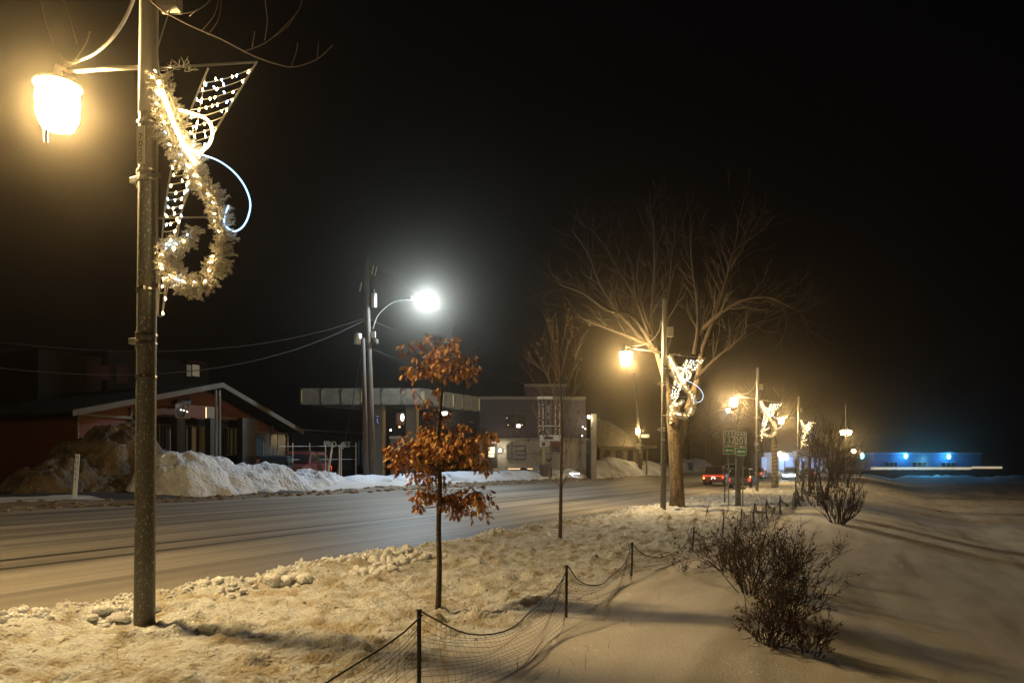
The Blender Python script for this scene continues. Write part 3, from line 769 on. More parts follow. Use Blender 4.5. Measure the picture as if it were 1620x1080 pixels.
# the bush on the bank is several root clumps down the slope
for i, (px, py, n_, L, ln, lbl) in enumerate([
        (1185, 940, 24, .80, (0, 0), 'tallest middle clump of the dark twiggy bush on the bank'), (1232, 985, 18, .62, (.3, 0), 'low right-leaning clump of the dark bush, down the bank'),
        (1150, 905, 12, .48, (-.2, .1), 'sparse left clump of the bank bush, next to the fence netting'), (1240, 915, 16, .58, (.25, .2), 'rear clump of the dark bank bush leaning over the slope'), (1215, 1020, 16, .42, (.1, -.2), 'short nearest clump at the lower foot of the bank bush'), (1275, 1035, 9, .3, (.3, -.1), 'lowest thin outlying clump of the bank bush, down the slope')]):
    shrub('bank_shrub', lbl, G(px, py), n_, L, .012, 40 + i, 'twig', ln, .6, 3, .45, .10, (.15, .8), 'clumps of the bush on the river bank', (2, 4))
shrub('twiggy_shrub', 'many-stemmed dark shrub on the bank before the park lamp', G(1325, 828), 20, .95, .03, 60, 'twig', (.05, 0), .5, 3, 0, .22, (.2, .9), None, (3, 3), .006)
shrub('twiggy_shrub', 'low dark shrub crowding left of the larger bank shrub', G(1290, 800), 12, .9, .022, 61, 'twig', (-.1, 0), .5, 3, 0, .2, (.2, .8), None, (2, 3), .007)
shrub('dry_weed', 'small dry weed with pale seed heads on the open slope', G(1318, 880), 5, .38, .006, 62, 'twig', (.15, 0), .5, 2, .6, .2, (.2, .7))
shrub('dry_weed', 'little dry weed tuft standing by the third netting span', G(1063, 860), 4, .16, .004, 63, 'twig', (0, 0), .5, 2, .4)
shrub('dry_weed', 'dry seedy stalks in the snow below the netting', G(1075, 905), 5, .25, .004, 64, 'twig', (0, 0), .5, 2, .8)
gs = MB(); rnd = random.Random(17)
for k in range(260):
    y = 4.5 + 24 * rnd.random() ** 1.3; x = rnd.choice((-4.1, -3.4, -2.9)) + rnd.gauss(0, .45); 
    if rnd.random() < .25: x = rnd.uniform(-9, -4.5)
    z = gz(x, y); h = rnd.uniform(.04, .16); dx, dy = rnd.gauss(0, .05), rnd.gauss(0, .05)
    gs.tube([(x, y, z - .01), (x + dx * .4, y + dy * .4, z + h * .7), (x + dx, y + dy, z + h)], [.0022, .0018, .001], 3, cap=False)
tag(gs.build('dry_grass', M['leaf_dull'], fix=False), 'dry grass stalks poking through the snow by the netting fence', 'grass', kind='stuff')
for i, (px, py, h, lbl) in enumerate([(1300, 790, 3.6, 'dark leafless tree rising just left of the park lamp'), (1345, 772, 3.0, 'dark leafless tree right of the park lamp, by the river'), (1285, 775, 4.4, 'tall dark leafless tree left of the park lamp, over the road'), (1318, 772, 4.0, 'thin dark leafless tree between the two dark ones by the lamp')]):
    b0 = G(px, py); rnd = random.Random(70 + i); t = thing('bare_tree', lbl, 'tree', b0, 'dark bare trees along the river bank')
    tk = MB(); cr = MB(); h *= .8
    for s in range(3):
        o = b0 + Vector((rnd.uniform(-.3, .3), rnd.uniform(-.3, .3), -.1)); e = o + Vector((rnd.uniform(-.8, .8), rnd.uniform(-.8, .8), h)); m = o.lerp(e, .5) + Vector((rnd.uniform(-.2, .2), 0, 0))
        pts = curve([o, m, e], 5); tk.tube(pts, [.08 - .06 * j / 10 for j in range(11)], 6)
        for j in range(3, 11):
            for q in range(3):
                d = Vector((rnd.gauss(0, 1), rnd.gauss(0, 1), 1.2)).normalized(); grow(cr, pts[j], d, rnd.uniform(.6, 1.3), .015, 2, rnd, 3, .5, .2, (2, 3), 3, .14, None, .008)
    tk.build('trunk', M['twig'], t); cr.build('crown', M['twig'], t, fix=False)
for i, (px, f, x, h, lbl) in enumerate([(1122, 0, -24.5, 11, 'tall dim bare tree on the far side behind the pickup'), (1165, 0, -24, 10, 'tall dim bare tree behind the route signs'), (1088, 0, -28, 10, 'tall dim bare tree far behind the big forked trunk'), (1205, 0, -25, 9, 'far dim bare tree behind the third street lamp')]):
    p = onX(px, 735, x); z = gz(p.x, p.y); b0 = Vector((p.x, p.y, z)); rnd = random.Random(90 + i)
    t = thing('bare_tree', lbl, 'tree', b0, 'bare street trees on the far side')
    tk = MB(); pts = curve([b0 - UP * .2, b0 + Vector((.2, 0, h * .4)), b0 + Vector((-.2, .2, h * .75)), b0 + Vector((.1, 0, h))], 4); n_ = len(pts)
    tk.tube(pts, [.25 * (1 - .85 * j / n_) for j in range(n_)], 8); tk.build('trunk', M['bark'], t, smooth=True)
    cr = MB()
    for j in range(4, n_):
        for q in range(4): grow(cr, pts[j], Vector((rnd.gauss(0, 1), rnd.gauss(0, 1), .8)).normalized(), rnd.uniform(1.6, 3), .05, 3, rnd, 3, .5, .15, (2, 3), 3, .14, None, .014)
    cr.build('crown', M['bark'], t, fix=False)
# trunk wrapped in a spiral cord of lights
b0 = G(1226, 771); t = thing('wrapped_tree', 'street tree with a pale cord spiralled round its trunk', 'tree', b0); ff = b0.dot(FV)
MB().tube([P(1226, 776, ff), P(1226, 745, ff), P(1225, 705, ff), P(1222, 680, ff)], [.30, .25, .22, .16], 12).build('trunk', M['bark_big'], t, smooth=True)
sp = [P(1225.5, 768 - k * .75, ff) + Vector((math.cos(k * .8) * .27, math.sin(k * .8) * .27, 0)) for k in range(90)]
MB().tube(sp, .016, 4).build('spiral_cord', M['cable_pale'], t, fix=False)
cr = MB(); rnd = random.Random(99)
for k in range(9): grow(cr, P(1222, 690 - rnd.random() * 12, ff), Vector((rnd.gauss(0, .8), rnd.gauss(0, .8), 1)).normalized(), rnd.uniform(1.5, 2.6), .07, 3, rnd, 3, .5, .15, (2, 3), 3, .14, None, .012)
cr.build('crown', M['bark'], t, fix=False)

# ------------------------------------------------------------------ netting fence on the crest of the bank
t = thing('snow_fence', 'sagging black plastic netting fence on posts along the bank crest', 'fence', (-3.4, 4.8, -1.9))
posts = []
raw = [(-3.6, 1.7, .8, .03), (-3.1, 4.85, .80, .0), (-3.42, 8.67, .62, .01), (-3.74, 12.5, .56, .02), (-3.57, 16.4, .52, .08), (-3.6, 20.2, .62, .06), (-3.6, 23.0, .6, .09), (-3.55, 25.2, .66, .1), (-3.5, 28.2, .68, .0), (-3.4, 31.6, .7, .02), (-3.2, 35.3, .7, .0), (-3.45, 39.5, .7, .018), (-3.6, 44, .7, 0)]
rnd = random.Random(12)
for (x, y, h, ln) in raw:
    z = gz(x, y); top = Vector((x + ln * .5, y + ln, z + h)); bot = Vector((x, y, z - .25))
    p_ = MB(); d = (top - bot)
    p_.tube([bot, top], .017, 6); p_.tube([top - UP * .002, top + UP * .012], .021, 6)
    p_.build('post', M['black'], t); posts.append((top, Vector((x, y, z)), bot))
for k in range(len(posts) - 1):
    (a, ag, _), (b, bg_, _) = posts[k], posts[k + 1]; nt_ = MB(); span = (b - a).length
    nseg = 16; near = a.y < 22
    sag = min(.42, .11 * span) * (1 if k not in (0,) else 1.2)
    def topc(q): return a.lerp(b, q) - UP * (4 * q * (1 - q)) * sag - UP * .02
    def botc(q):
        p = ag.lerp(bg_, q) + Vector((.25 * 4 * q * (1 - q), 0, 0)); p.z = gz(p.x, p.y) - .03; return p
    rows = 17 if near else 14
    grid = [[topc(i / nseg).lerp(botc(i / nseg), (j / rows) ** .95) + Vector((.03 * math.sin(i * .9 + j * .5 + k), .0, .012 * math.sin(j * 1.3 + i * .7 + k))) for i in range(nseg + 1)] for j in range(rows + 1)]
    rp = MB().tube([g_ + UP * .004 for g_ in grid[0]], .0075, 5); rp.build('top_cord', M['black'], t, fix=False)
    rr_ = .0022 if near else .0065
    for j in range(1, rows + 1): nt_.tube(grid[j], rr_, 3, cap=False)
    nvv = int(span / (.10 if near else .07))
    for i in range(nvv):
        q = (i + .5) / nvv * nseg; i0 = min(int(q), nseg - 1); fr_ = q - i0
        nt_.tube([grid[j][i0].lerp(grid[j][i0 + 1], fr_) for j in range(0, rows + 1, 2)], rr_ * .6, 3, cap=False)
    nt_.build('netting', M['net'], t, fix=False)

# ------------------------------------------------------------------ route signs, small posts
FS = 34.0
M['green'] = mat('green', (.03, .27, .17), .35); M['sign_white'] = mat('sign_white', (.75, .76, .74), .35)
M['sign_dark'] = mat('sign_dark', (.08, .17, .18), .35)
b0 = G(1163, 790); t = thing('route_sign', 'green route signs 132 and 201 with left arrows on grey posts', 'road sign', b0)
for (px, pb, w_) in ((1152.5, 800, .045), (1175, 800, .05)):
    MB().cbox(px - w_ / 2 / FS * F, 690, px + w_ / 2 / FS * F, 812, FS + .08, .05).build('post', M['galv'], t)
MB().cbox(1164, 722, 1171, 812, FS + .2, .2).build('post', M['dark_concrete'], t)
def plate(px0, py0, px1, py1, m, rim=True, f=FS):
    o = MB().cbox(px0, py0, px1, py1, f, .02).build('sign_plate', M['sign_white'], t)
    MB().cbox(px0 + .9, py0 + .9, px1 - .9, py1 - .9, f - .014, .01).build('sign_face', m, o)
    return o
for (x0, y0, num) in ((1144, 681, '132'), (1163.5, 683, '201')):
    o = plate(x0, y0, x0 + 18, y0 + 23, M['sign_dark']); ctr = lambda px, py: P(px, py, FS - .025)
    MB().cbox(x0 + 1, y0 + 7, x0 + 17, y0 + 7.8, FS - .022, .006).build('divider', M['sign_white'], o)
    text(num, .44, M['sign_white'], 'route_number', o, ctr(x0 + 9, y0 + 15), RV, UP, .003, .82)
    for dx in (4, 9, 14):
        c = ctr(x0 + dx, y0 + 3.8); MB().add([c + RV * .045, c + UP * .06, c - RV * .045, c - UP * .06], [(0, 1, 2, 3)]).build('emblem', M['sign_white'], o)
    c0 = ctr(x0 + 9, y0 + 24.2); MB().prism([c0 - RV * .09 + UP * .05, c0 + RV * .09 + UP * .05, c0 - UP * .04], FV * .01).build('shield_tip', M['sign_white'], o)
    o = plate(x0, y0 + 25, x0 + 18, y0 + 37, M['green']); c = ctr(x0 + 9, y0 + 31)
    ar = [(-.19, 0), (-.05, .09), (-.07, .03), (.18, .03), (.18, -.03), (-.07, -.03), (-.05, -.09)]
    MB().prism([c + RV * a + UP * b for a, b in ar], FV * .006).build('arrow', M['sign_white'], o)
for (px, py, top, lbl) in ((1146.5, 793, 733, 'thin black stake left of the route signs'), (1259, 803, 726, 'thin dark stake in the far netting'), (1271, 770, 729, 'dark timber post by the far end of the fence'), (1281, 785, 722, 'thick dark timber post beside the oncoming headlights')):
    p = G(px, py); f = p.dot(FV); w_ = .035 if 'thin' in lbl else .10
    o = MB().tube([p - UP * .2, P(px, top, f)], w_, 6).build('verge_post', M['black'] if 'thin' in lbl else M['wood']); tag(o, lbl, 'post')
# numbered white marker stake at the far left
p = Vector((-22.9, 15.6, 0)); p = onX(118, 783, -22.8); p.z = gz(p.x, p.y)
t = thing('marker_stake', 'leaning white marker stake with dark vertical lettering at far left', 'marker', p); f = p.dot(FV)
top = P(123, 718, f); M['stake'] = mat('stake', (.62, .68, .80), .5)
ax = (top - p).normalized(); sd = ax.cross(FV).normalized()
MB().obox((p + top) / 2 - ax * .1, .065, .012, (top - p).length / 2 + .1, sd, FV, ax).build('stake', M['stake'], t)
for i, ch in enumerate('0UCLI'): text(ch, .16, M['black'], 'letter', t, p.lerp(top, .93 - i * .125) - FV * .016, RV, UP, .002)

# ------------------------------------------------------------------ utility pole, wires, white light
b0 = Vector((-25.1, 34.4, gz(-25.1, 34.4))); f = 42.0
t = thing('utility_pole', 'tall wooden utility pole carrying the white street light', 'utility pole', b0)
def U(px, py, df=0): return P(px, py, f + df)
MB().tube([U(589, 766), U(586, 640), U(582, 520), U(579, 408)], [.21, .19, .165, .14], 12).build('pole', M['wood'], t, smooth=True)
M['trans'] = mat('trans', (.45, .46, .44), .5)
MB().lathe(U(592, 475), [(.13, -.38), (.15, -.36), (.15, .34), (.13, .38), (.04, .42), (.04, .62)], 12).build('transformer', M['trans'], t, smooth=True)
MB().tube(curve([U(590, 520), U(596, 502), U(606, 490), U(622, 478), U(640, 474), U(655, 473)], 4), .03, 6).build('light_arm', M['galv'], t, smooth=True)
MB().obox(U(662, 472), .42, .16, .07, RV, FV).build('light_head', M['galv'], t, bevel=.03)
MB().ball(U(675, 473) - UP * .12, .18, 12, (1, 1, .8)).build('light_lens', M['white_glass'], t, smooth=True)
lamp('white_light', U(675, 473) - UP * .14, 4600, (.68, .86, 1), .12, t)
MB().obox(U(591, 529), .10, .10, .16, RV, FV).build('meter_box', M['trans'], t)
MB().lathe(U(594, 540), [(.15, -.12), (.17, 0), (.15, .12)], 10).build('cable_coil', M['wood'], t)
for k, (px, py) in enumerate(((591, 428), (596, 430), (572, 455))): MB().tube([U(px, py - 8), U(px - 3, py + 6)], .04, 6).build('insulator', M['trans'], t)
MB().tube([U(582, 545), U(581, 620), U(582, 700), U(582.5, 762)], .035, 6).build('conduit', M['galv'], t)
p2 = P(578, 762, 40.5); b1 = Vector((p2.x, p2.y, gz(p2.x, p2.y)))
t2 = thing('utility_pole', 'shorter dark utility pole just left of the tall one', 'utility pole', b1)
MB().tube([P(579, 766, 40.5), P(577, 650, 40.5), P(574, 535, 40.5)], [.15, .13, .11], 10).build('pole', M['wood'], t2, smooth=True)
MB().lathe(P(566, 536, 40.5), [(.2, -.28), (.22, 0), (.2, .28)], 10).build('transformer', M['trans'], t2, smooth=True)
MB().obox(P(570, 536, 40.5), .2, .03, .04, RV, FV).build('bracket', M['galv'], t2)
def wire(name, lbl, pts, sag, r=.013):
    a, b = pts; n_ = 20; o = MB().tube([a.lerp(b, k / n_) - UP * 4 * sag * (k / n_) * (1 - k / n_) for k in range(n_ + 1)], r, 4).build(name, M['cable'], fix=False)
    tag(o, lbl, 'wire', 'overhead wires')
wire('overhead_wire', 'upper overhead wire running left from the tall pole', (U(577, 503), onX(-150, 520, -27)), 1.2)
wire('overhead_wire', 'lower overhead wire drooping left from the tall pole', (U(577, 506), onX(-150, 560, -26)), 1.6, .018)
wire('overhead_wire', 'topmost overhead wire running right past the white light', (U(581, 415), onX(1000, 640, -24.5)), .8)
wire('overhead_wire', 'overhead wire running right below the curved light arm', (U(585, 505), onX(1003, 655, -24.5)), .7, .018)
wire('overhead_wire', 'lowest overhead wire running right behind the oak top', (U(588, 552), onX(1003, 675, -24.5)), .8)
wire('service_wire', 'thin guy wire slanting down left of the utility poles', (P(574, 545, 40.5), P(545, 700, 46)), .1, .02)
# small posts by the snow heap
for (px, py, tx, ty, m, r_, lbl) in ((516, 762, 526, 702, 'offwhite', .05, 'pale leaning stake beside the end of the snow pile'), (530, 766, 535, 740, 'black', .04, 'short dark leaning post right of the snow pile'), (537, 760, 537, 706, 'galv', .04, 'grey upright post behind the dark leaning one')):
    p = onX(px, py, -24.2); p.z = gz(p.x, p.y); f_ = p.dot(FV); tag(MB().tube([p - UP * .15, P(tx, ty, f_)], r_, 6).build('lot_stake', M[m]), lbl, 'stake')

# ------------------------------------------------------------------ red gabled shop
M['red'] = mat('red', (.10, .033, .016), .8, noise=((1, 8, .3), (.11, .025, .012), .4, .65))
M['trim'] = mat('trim', (.13, .105, .075), .7); M['fascia'] = mat('fascia', (.07, .05, .03), .7, noise=((3, 3, 3), (.06, .045, .03), .45, .65)); M['dim_red'] = mat('dim_red', (.022, .007, .005), .9, spec=.1); M['dark_wall'] = mat('dark_wall', (.010, .008, .008), .9, spec=.05); M['glass_dark'] = mat('glass_dark', (.02, .02, .022), .12)
M['curtain'] = mat('curtain', (.30, .26, .18), .8); M['roof'] = mat('roof', (.018, .017, .016), .95, spec=.1, noise=((2, 2, 2), (.07, .065, .06), .6, .7)); M['blue_pane'] = mat('blue_pane', (.02, .025, .03), .2, em=(.25, .4, .6), es=.018)
XF = -32.0
b0 = Vector((XF, 29, gz(XF, 29))); gb = b0.z
t = thing('gabled_shop', 'low red shop with a wide gable roof behind the snow pile', 'shop', b0)
ridge = onX(352, 609, XF + 1.4); le = onX(132, 649, XF + 1.4); re = onX(480, 684, XF + 1.4)
lw = onX(122, 660, XF).y; rw = onX(453, 690, XF).y
def roof_z(y):
    return le.z + (ridge.z - le.z) * (y - le.y) / (ridge.y - le.y) if y < ridge.y else ridge.z + (re.z - ridge.z) * (y - ridge.y) / (re.y - ridge.y)
body = MB(); prof = [(XF, lw, gb - .3), (XF, rw, gb - .3), (XF, rw, roof_z(rw) - .1), (XF, ridge.y, ridge.z - .1), (XF, lw, roof_z(lw) - .1)]
body.prism(prof, (-14, 0, 0)); body.build('wall', M['red'], t)
rf = MB()
for (ya, za, yb, zb) in ((le.y - .5, roof_z(le.y) - .15, ridge.y, ridge.z), (ridge.y, ridge.z, re.y, re.z)):
    rf.prism([(XF + 1.4, ya, za), (XF + 1.4, yb, zb), (XF + 1.4, yb, zb + .12), (XF + 1.4, ya, za + .12)], (-16, 0, 0))
ro = rf.build('roof', M['roof'], t)
fa = MB()
for (ya, za, yb, zb) in ((le.y - .5, roof_z(le.y) - .15, ridge.y, ridge.z), (ridge.y, ridge.z, re.y, re.z)):
    fa.prism([(XF + 1.44, ya, za - .12), (XF + 1.44, yb, zb - .12), (XF + 1.44, yb, zb + .14), (XF + 1.44, ya, za + .14)], (-.04, 0, 0))
fa.build('fascia', M['fascia'], ro)
lower = MB()
lower.xbox(205, 662, 400, 735, XF + .02, .05); lower.build('shopfront', M['dark_wall'], t)
for (a, b, c, d) in ((122, 656, 206, 660), (245, 655, 277, 658), (345, 661, 398, 664), (398, 683, 453, 686)): MB().xbox(a, b, c, d, XF + .05, .09).build('trim_band', M['trim'], t)
for (a, b) in ((121, 123), (205, 207), (452, 455)): MB().xbox(a, 645 if a < 300 else 688, b, 735, XF + .04, .1).build('corner_board', M['trim'], t)
for (a, b) in ((271, 284), (324, 341), (375, 397)): MB().xbox(a, 662, b, 740, XF + .6, .4).build('pillar', M['black'], t)
for (a, b, c, d, cu) in ((247, 672, 268, 714, 0), (286, 674, 324, 717, 1), (356, 677, 375, 719, 1), (405, 687, 451, 722, 2)):
    wn = MB().xbox(a - 1, b - 1, c + 1, d + 1, XF + .08, .05).build('window', M['trim'] if cu < 2 else M['dark_wall'], t)
    MB().xbox(a, b, c, d, XF + .14, .02).build('pane', M['glass_dark'] if cu < 2 else M['blue_pane'], wn)
    for k in range(1, 4): xm = a + (c - a) * k / 4; MB().xbox(xm - .5, b, xm + .5, d, XF + .165, .02).build('mullion', M['trim'], wn)
    if cu == 1: MB().xbox(a + (c - a) * .45, b + 2, a + (c - a) * .62, d, XF + .17, .03).build('poster', M['curtain'], wn); MB().xbox(a + (c - a) * .78, b + 1, c - 1, d, XF + .17, .03).build('curtain', M['curtain'], wn)
sb = MB().xbox(277, 641, 342, 661, XF + .8, .12).build('sign_board', M['red'], t)
MB().xbox(277, 640, 300, 661.5, XF + .93, .02).build('sign_panel', M['trim'], sb); MB().xbox(327, 643, 340, 661, XF + .93, .02).build('sign_panel', M['trim'], sb)
c = onX(287, 651, XF + .96); MB().tube([c, c + Vector((.02, 0, 0))], .27, 18).build('sign_disc', M['black'], sb)
M['glint'] = emis('glint', (1, .72, .35), 1.2); M['glint_w'] = emis('glint_w', (1, .9, .8), 1.5)
MB().xbox(325, 644, 326.3, 661, XF + .95, .03).build('tube_light', M['glint'], sb); MB().xbox(341, 644, 342.2, 654, XF + .95, .03).build('tube_light', M['glint'], sb)
for (x, y) in ((286, 648), (290.5, 649), (296, 651)): c = onX(x, y, XF + .99); MB().ball(c, .05, 6).build('sign_bulb', M['glint_w'], sb)
MB().prism([(XF + .3, *onX(281, 631, XF + .3)[1:]), (XF + .3, *onX(301, 629, XF + .3)[1:]), (XF + .3, *onX(301, 639, XF + .3)[1:]), (XF + .3, *onX(277, 640, XF + .3)[1:])], (.05, 0, 0)).build('gable_vent', M['black'], t)
for px in (341.5, 347.5): a = onX(px, 617, XF + 2); b = onX(px, 735, XF + 2); MB().tube([a, (b.x, b.y, gb)], .06, 8).build('front_post', M['dark_concrete'], t)
for px in (405, 430): MB().xbox(px, 668, px + 2, 682, XF + .03, .03).build('batten', M['trim'], t)
# dim upper house behind the shop, and the dark block left of it
M['dim_pane'] = mat('dim_pane', (.45, .36, .24), .5, em=(1, .75, .4), es=.02)
t = thing('rear_house', 'dark house with two dim upper windows behind the red shop', 'house', (-44, 45, -.9))
MB().box(-52, -44, at(170, -44), at(330, -44), -1.2, onX(250, 566, -44).z).build('wall', M['dark_wall'], t)
for (a, b) in ((295, 302), (304, 315)):
    wn = MB().xbox(a - 1, 575, b + 1, 597, -44, .06).build('window', M['dark_wall'], t); MB().xbox(a, 577, b, 595, -43.93, .03).build('pane', M['dim_pane'] if a > 300 else M['curtain'], wn)
MB().xbox(290, 572, 319, 575, -44, .5).build('eave', M['dim_red'], t)
t = thing('rear_block', 'unlit reddish block with shuttered openings at far left behind the shop', 'building', (-40, 30, -.9))
MB().box(-48, -40, at(60, -40), at(160, -40), -1.2, onX(120, 560, -40).z).build('wall', M['dark_wall'], t)
MB().xbox(133, 577, 172, 600, -39.98, .06).build('shutter', M['dim_red'], t); MB().xbox(182, 577, 202, 606, -39.98, .06).build('door', M['dim_red'], t)

# dark shop with PRO - JET lettering
XP = -37.0
t = thing('dark_shop', 'unlit shop lettered PRO - JET behind the snow pile', 'shop', (XP, 55, -.85))
MB().box(XP - 8, XP, at(462, XP), at(592, XP), -1.2, onX(530, 683, XP).z).build('wall', M['dark_wall'], t)
MB().xbox(440, 681, 594, 683.5, XP, .25).build('cornice', M['black'], t)
c = onX(534, 703, XP + .08); text('PRO - JET', .62, M['offwhite'], 'lettering', t, c, (0, 1, 0), UP, .03, 1.25)
for (a, b, m) in ((566, 568, 'blue_pane'), (571.5, 573.5, 'blue_pane')): MB().xbox(a, 697, b, 736, XP + .03, .03).build('lit_edge', M[m], t)
for (a, b) in ((470, 500), (505, 555)): MB().xbox(a, 712, b, 745, XP + .02, .04).build('garage_door', M['glass_dark'], t)
o = MB(); 
for yy in (706, 727):
    a = onX(440, yy, -28); b = onX(565, yy - 1, -28); o.tube([a, b], .018, 4)
for px in (463, 490, 515, 540, 563): a = onX(px, 700, -28); o.tube([a, (a.x, a.y, -1.2)], .03, 5)
tag(o.build('rail_fence', M['galv']), 'thin wire rail fence in front of the dark lettered shop', 'fence')

# ------------------------------------------------------------------ filling station canopy
FC = 44.0
M['canopy'] = mat('canopy', (.10, .086, .062), .75, noise=((3, 3, 3), (.06, .052, .038), .4, .65)); M['pier'] = mat('pier', (.12, .12, .115), .8, noise=((3, 3, 1), (.12, .12, .115), .4, .7)); M['yellow_edge'] = mat('yellow_edge', (.30, .22, .10), .7)
C_ = P(668, 735, FC); L_ = P(478, 735, FC); R_c = P(756, 735, FC * 1.13); Lb = L_ + (R_c - C_)
zt = P(0, 614, FC).z; zb = zt - .95
t = thing('station_canopy', 'weathered filling station canopy on two wide piers', 'canopy', (C_.x, C_.y, -.9))
flat = lambda v, z: Vector((v.x, v.y, z))
MB().prism([flat(C_, zb + .1), flat(L_, zb + .1), flat(Lb, zb + .1), flat(R_c, zb + .1)], (0, 0, .8)).build('deck', M['canopy'], t)
for (a, b) in ((L_, C_), (C_, R_c), (R_c, Lb), (Lb, L_)):
    d = (b - a).normalized(); nrm = d.cross(UP); n_ = max(3, int((b - a).length / 1.0)); st = (b - a) / n_
    fo_ = MB().obox(flat((a + b) / 2, (zt + zb) / 2) + nrm * .05, (b - a).length / 2 + .05, .05, .47, d, nrm).build('fascia', M['canopy'], t)
    for k in range(n_ + 1):
        rbm = MB().obox(flat(a + st * k, (zt + zb) / 2) + nrm * .12, .03, .02, .45, d, nrm).build('fascia_rib', M['yellow_edge'] if k % 3 == 0 else M['canopy'], fo_)
        for z_ in (zt - .06, zb + .06): MB().obox(flat(a + st * k, z_) + nrm * .15, .06, .02, .05, d, nrm).build('bracket', M['black'], fo_)
for (x0, x1) in ((594, 609), (643, 662)):
    pr = MB().cbox(x0, 636, x1 - 3, 775, 46, .6).build('pier', M['pier'], t); MB().cbox(x1 - 3, 636, x1, 775, 45.9, .5).build('pier_edge', M['yellow_edge'], pr)
M['phone_blue'] = mat('phone_blue', (.02, .04, .28), .4, em=(.02, .04, .3), es=.06)
ps = MB().cbox(594, 656, 601, 671, 45.62, .04).build('phone_sign', M['phone_blue'], t)
MB().tube(curve([P(598, 661.5, 45.58), P(596.6, 664, 45.58), P(597, 667, 45.58), P(598.6, 669, 45.58)], 3), .035, 5).build('phone_symbol', M['sign_white'], ps)
MB().cbox(595, 657.5, 599.5, 659, 45.58, .02).build('phone_symbol', M['sign_white'], ps)
M['booth_pane'] = mat('booth_pane', (.35, .4, .45), .3, em=(.5, .65, .8), es=.07)
tb = thing('pay_booth', 'small grey pay booth under the canopy between the piers', 'booth', tuple(P(630, 756, 46.5)))
MB().cbox(619, 694, 641, 765, 46.5, .7).build('body', M['pier'], tb); MB().cbox(618, 690, 642, 694, 46.5, .9).build('roof', M['galv'], tb); MB().cbox(627, 692 + 3, 640, 711, 46.1, .06).build('window', M['booth_pane'], tb)
tbk = thing('station_building', 'dark station building behind the canopy with small lit openings', 'building', tuple(P(640, 756, 56)))
MB().cbox(600, 652, 757, 770, 58, 5).build('wall', M['dark_wall'], tbk)
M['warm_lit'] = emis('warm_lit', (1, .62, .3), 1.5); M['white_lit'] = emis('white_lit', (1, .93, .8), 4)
MB().cbox(627, 653, 640, 672, 55.4, .1).build('window', M['red'], tbk)
MB().ball(P(636.5, 660, 55.2), .14, 8, (1, 1, 2)).build('wall_light', M['white_lit'], tbk); MB().ball(P(632, 675, 55.2), .09, 8).build('wall_light', M['warm_lit'], tbk)
MB().ball(P(703, 652, 55.2), .26, 8).build('wall_light', M['white_lit'], tbk); MB().ball(P(618, 680, 55.2), .08, 8).build('wall_light', M['white_lit'], tbk)
lamp('wall_lamp', P(703, 654, 54.8), 60, (1, .85, .6), .1, tbk)

# ------------------------------------------------------------------ flat-roofed building, pylon sign
FM = 64.0
M['mauve'] = mat('mauve', (.038, .025, .027), .8, noise=((.4, .4, 12), (.045, .033, .036), .45, .55)); M['beige'] = mat('beige', (.21, .18, .13), .8, noise=((3, 3, 9), (.2, .17, .125), .45, .6))
t = thing('flat_building', 'two-storey flat-roofed building, dark above and beige brick below', 'building', tuple(P(840, 758, FM)))
MB().cbox(762, 638, 920, 695, FM + 4, 8).build('upper_wall', M['mauve'], t)
MB().cbox(762, 695, 924, 775, FM + 4, 7.94).build('lower_wall', M['beige'], t)
MB().cbox(760, 633.5, 920, 638, FM + 3.9, 8.4).build('roof_edge', M['trim'], t)
MB().cbox(762, 693.5, 926, 697, FM - .05, .14).build('trim_band', M['trim'], t)
MB().cbox(830, 612, 893, 632, FM + 6, 4).build('penthouse', M['mauve'], t); MB().cbox(829, 611, 894, 615, FM + 6, 4.3).build('penthouse_edge', M['trim'], t)
wn = MB().cbox(800, 655, 832, 677, FM - .03, .1).build('window', M['black'], t); MB().cbox(801, 656, 831, 676, FM - .09, .04).build('pane', M['glass_dark'], wn)
MB().cbox(817, 671, 823, 676, FM - .12, .02).build('lit_patch', M['white_lit'], wn)
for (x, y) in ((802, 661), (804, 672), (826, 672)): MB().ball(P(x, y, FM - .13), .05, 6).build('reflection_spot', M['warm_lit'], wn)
wn = MB().cbox(770, 704, 787, 770, FM - .05, .14).build('door', M['black'], t); M['door_lit'] = emis('door_lit', (1, .85, .55), 1.1)
for k in range(3): MB().cbox(773, 707 + k * 5.5, 782, 711.5 + k * 5.5, FM - .14, .03).build('door_pane', M['door_lit'], wn)
wl = MB().ball(P(791, 712, FM - .25), .17, 8).build('wall_light', M['white_lit'], t); lamp('wall_lamp', P(791, 712, FM - .5), 110, (1, .9, .7), .1, t)
lg = MB()
def bar(x0, y0, x1, y1): lg.cbox(x0, y0, x1, y1, FM - .1, .12)
for b_ in ((801, 704, 803.5, 726), (801, 724, 811, 726), (809, 698, 811, 726), (813, 704, 832, 706.5), (813, 711.5, 832, 714), (813, 725, 832, 727), (830, 704, 832, 727), (816, 718.5, 830, 720), (801, 704, 806, 705.5)): bar(*b_)
lg.build('wall_logo', M['black'], t)
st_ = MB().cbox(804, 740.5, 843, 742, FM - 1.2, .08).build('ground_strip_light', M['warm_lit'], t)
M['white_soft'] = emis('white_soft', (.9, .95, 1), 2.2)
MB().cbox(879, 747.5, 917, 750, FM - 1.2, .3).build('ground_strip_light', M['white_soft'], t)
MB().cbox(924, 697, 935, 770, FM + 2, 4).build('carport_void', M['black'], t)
MB().cbox(935, 655, 943, 775, FM - .6, .8).build('brick_column', M['beige'], t)
MB().ball(P(931.5, 659, FM - .8), .15, 8).build('wall_light', M['white_lit'], t); lamp('wall_lamp', P(931.5, 661, FM - 1.1), 90, (1, .85, .6), .1, t)
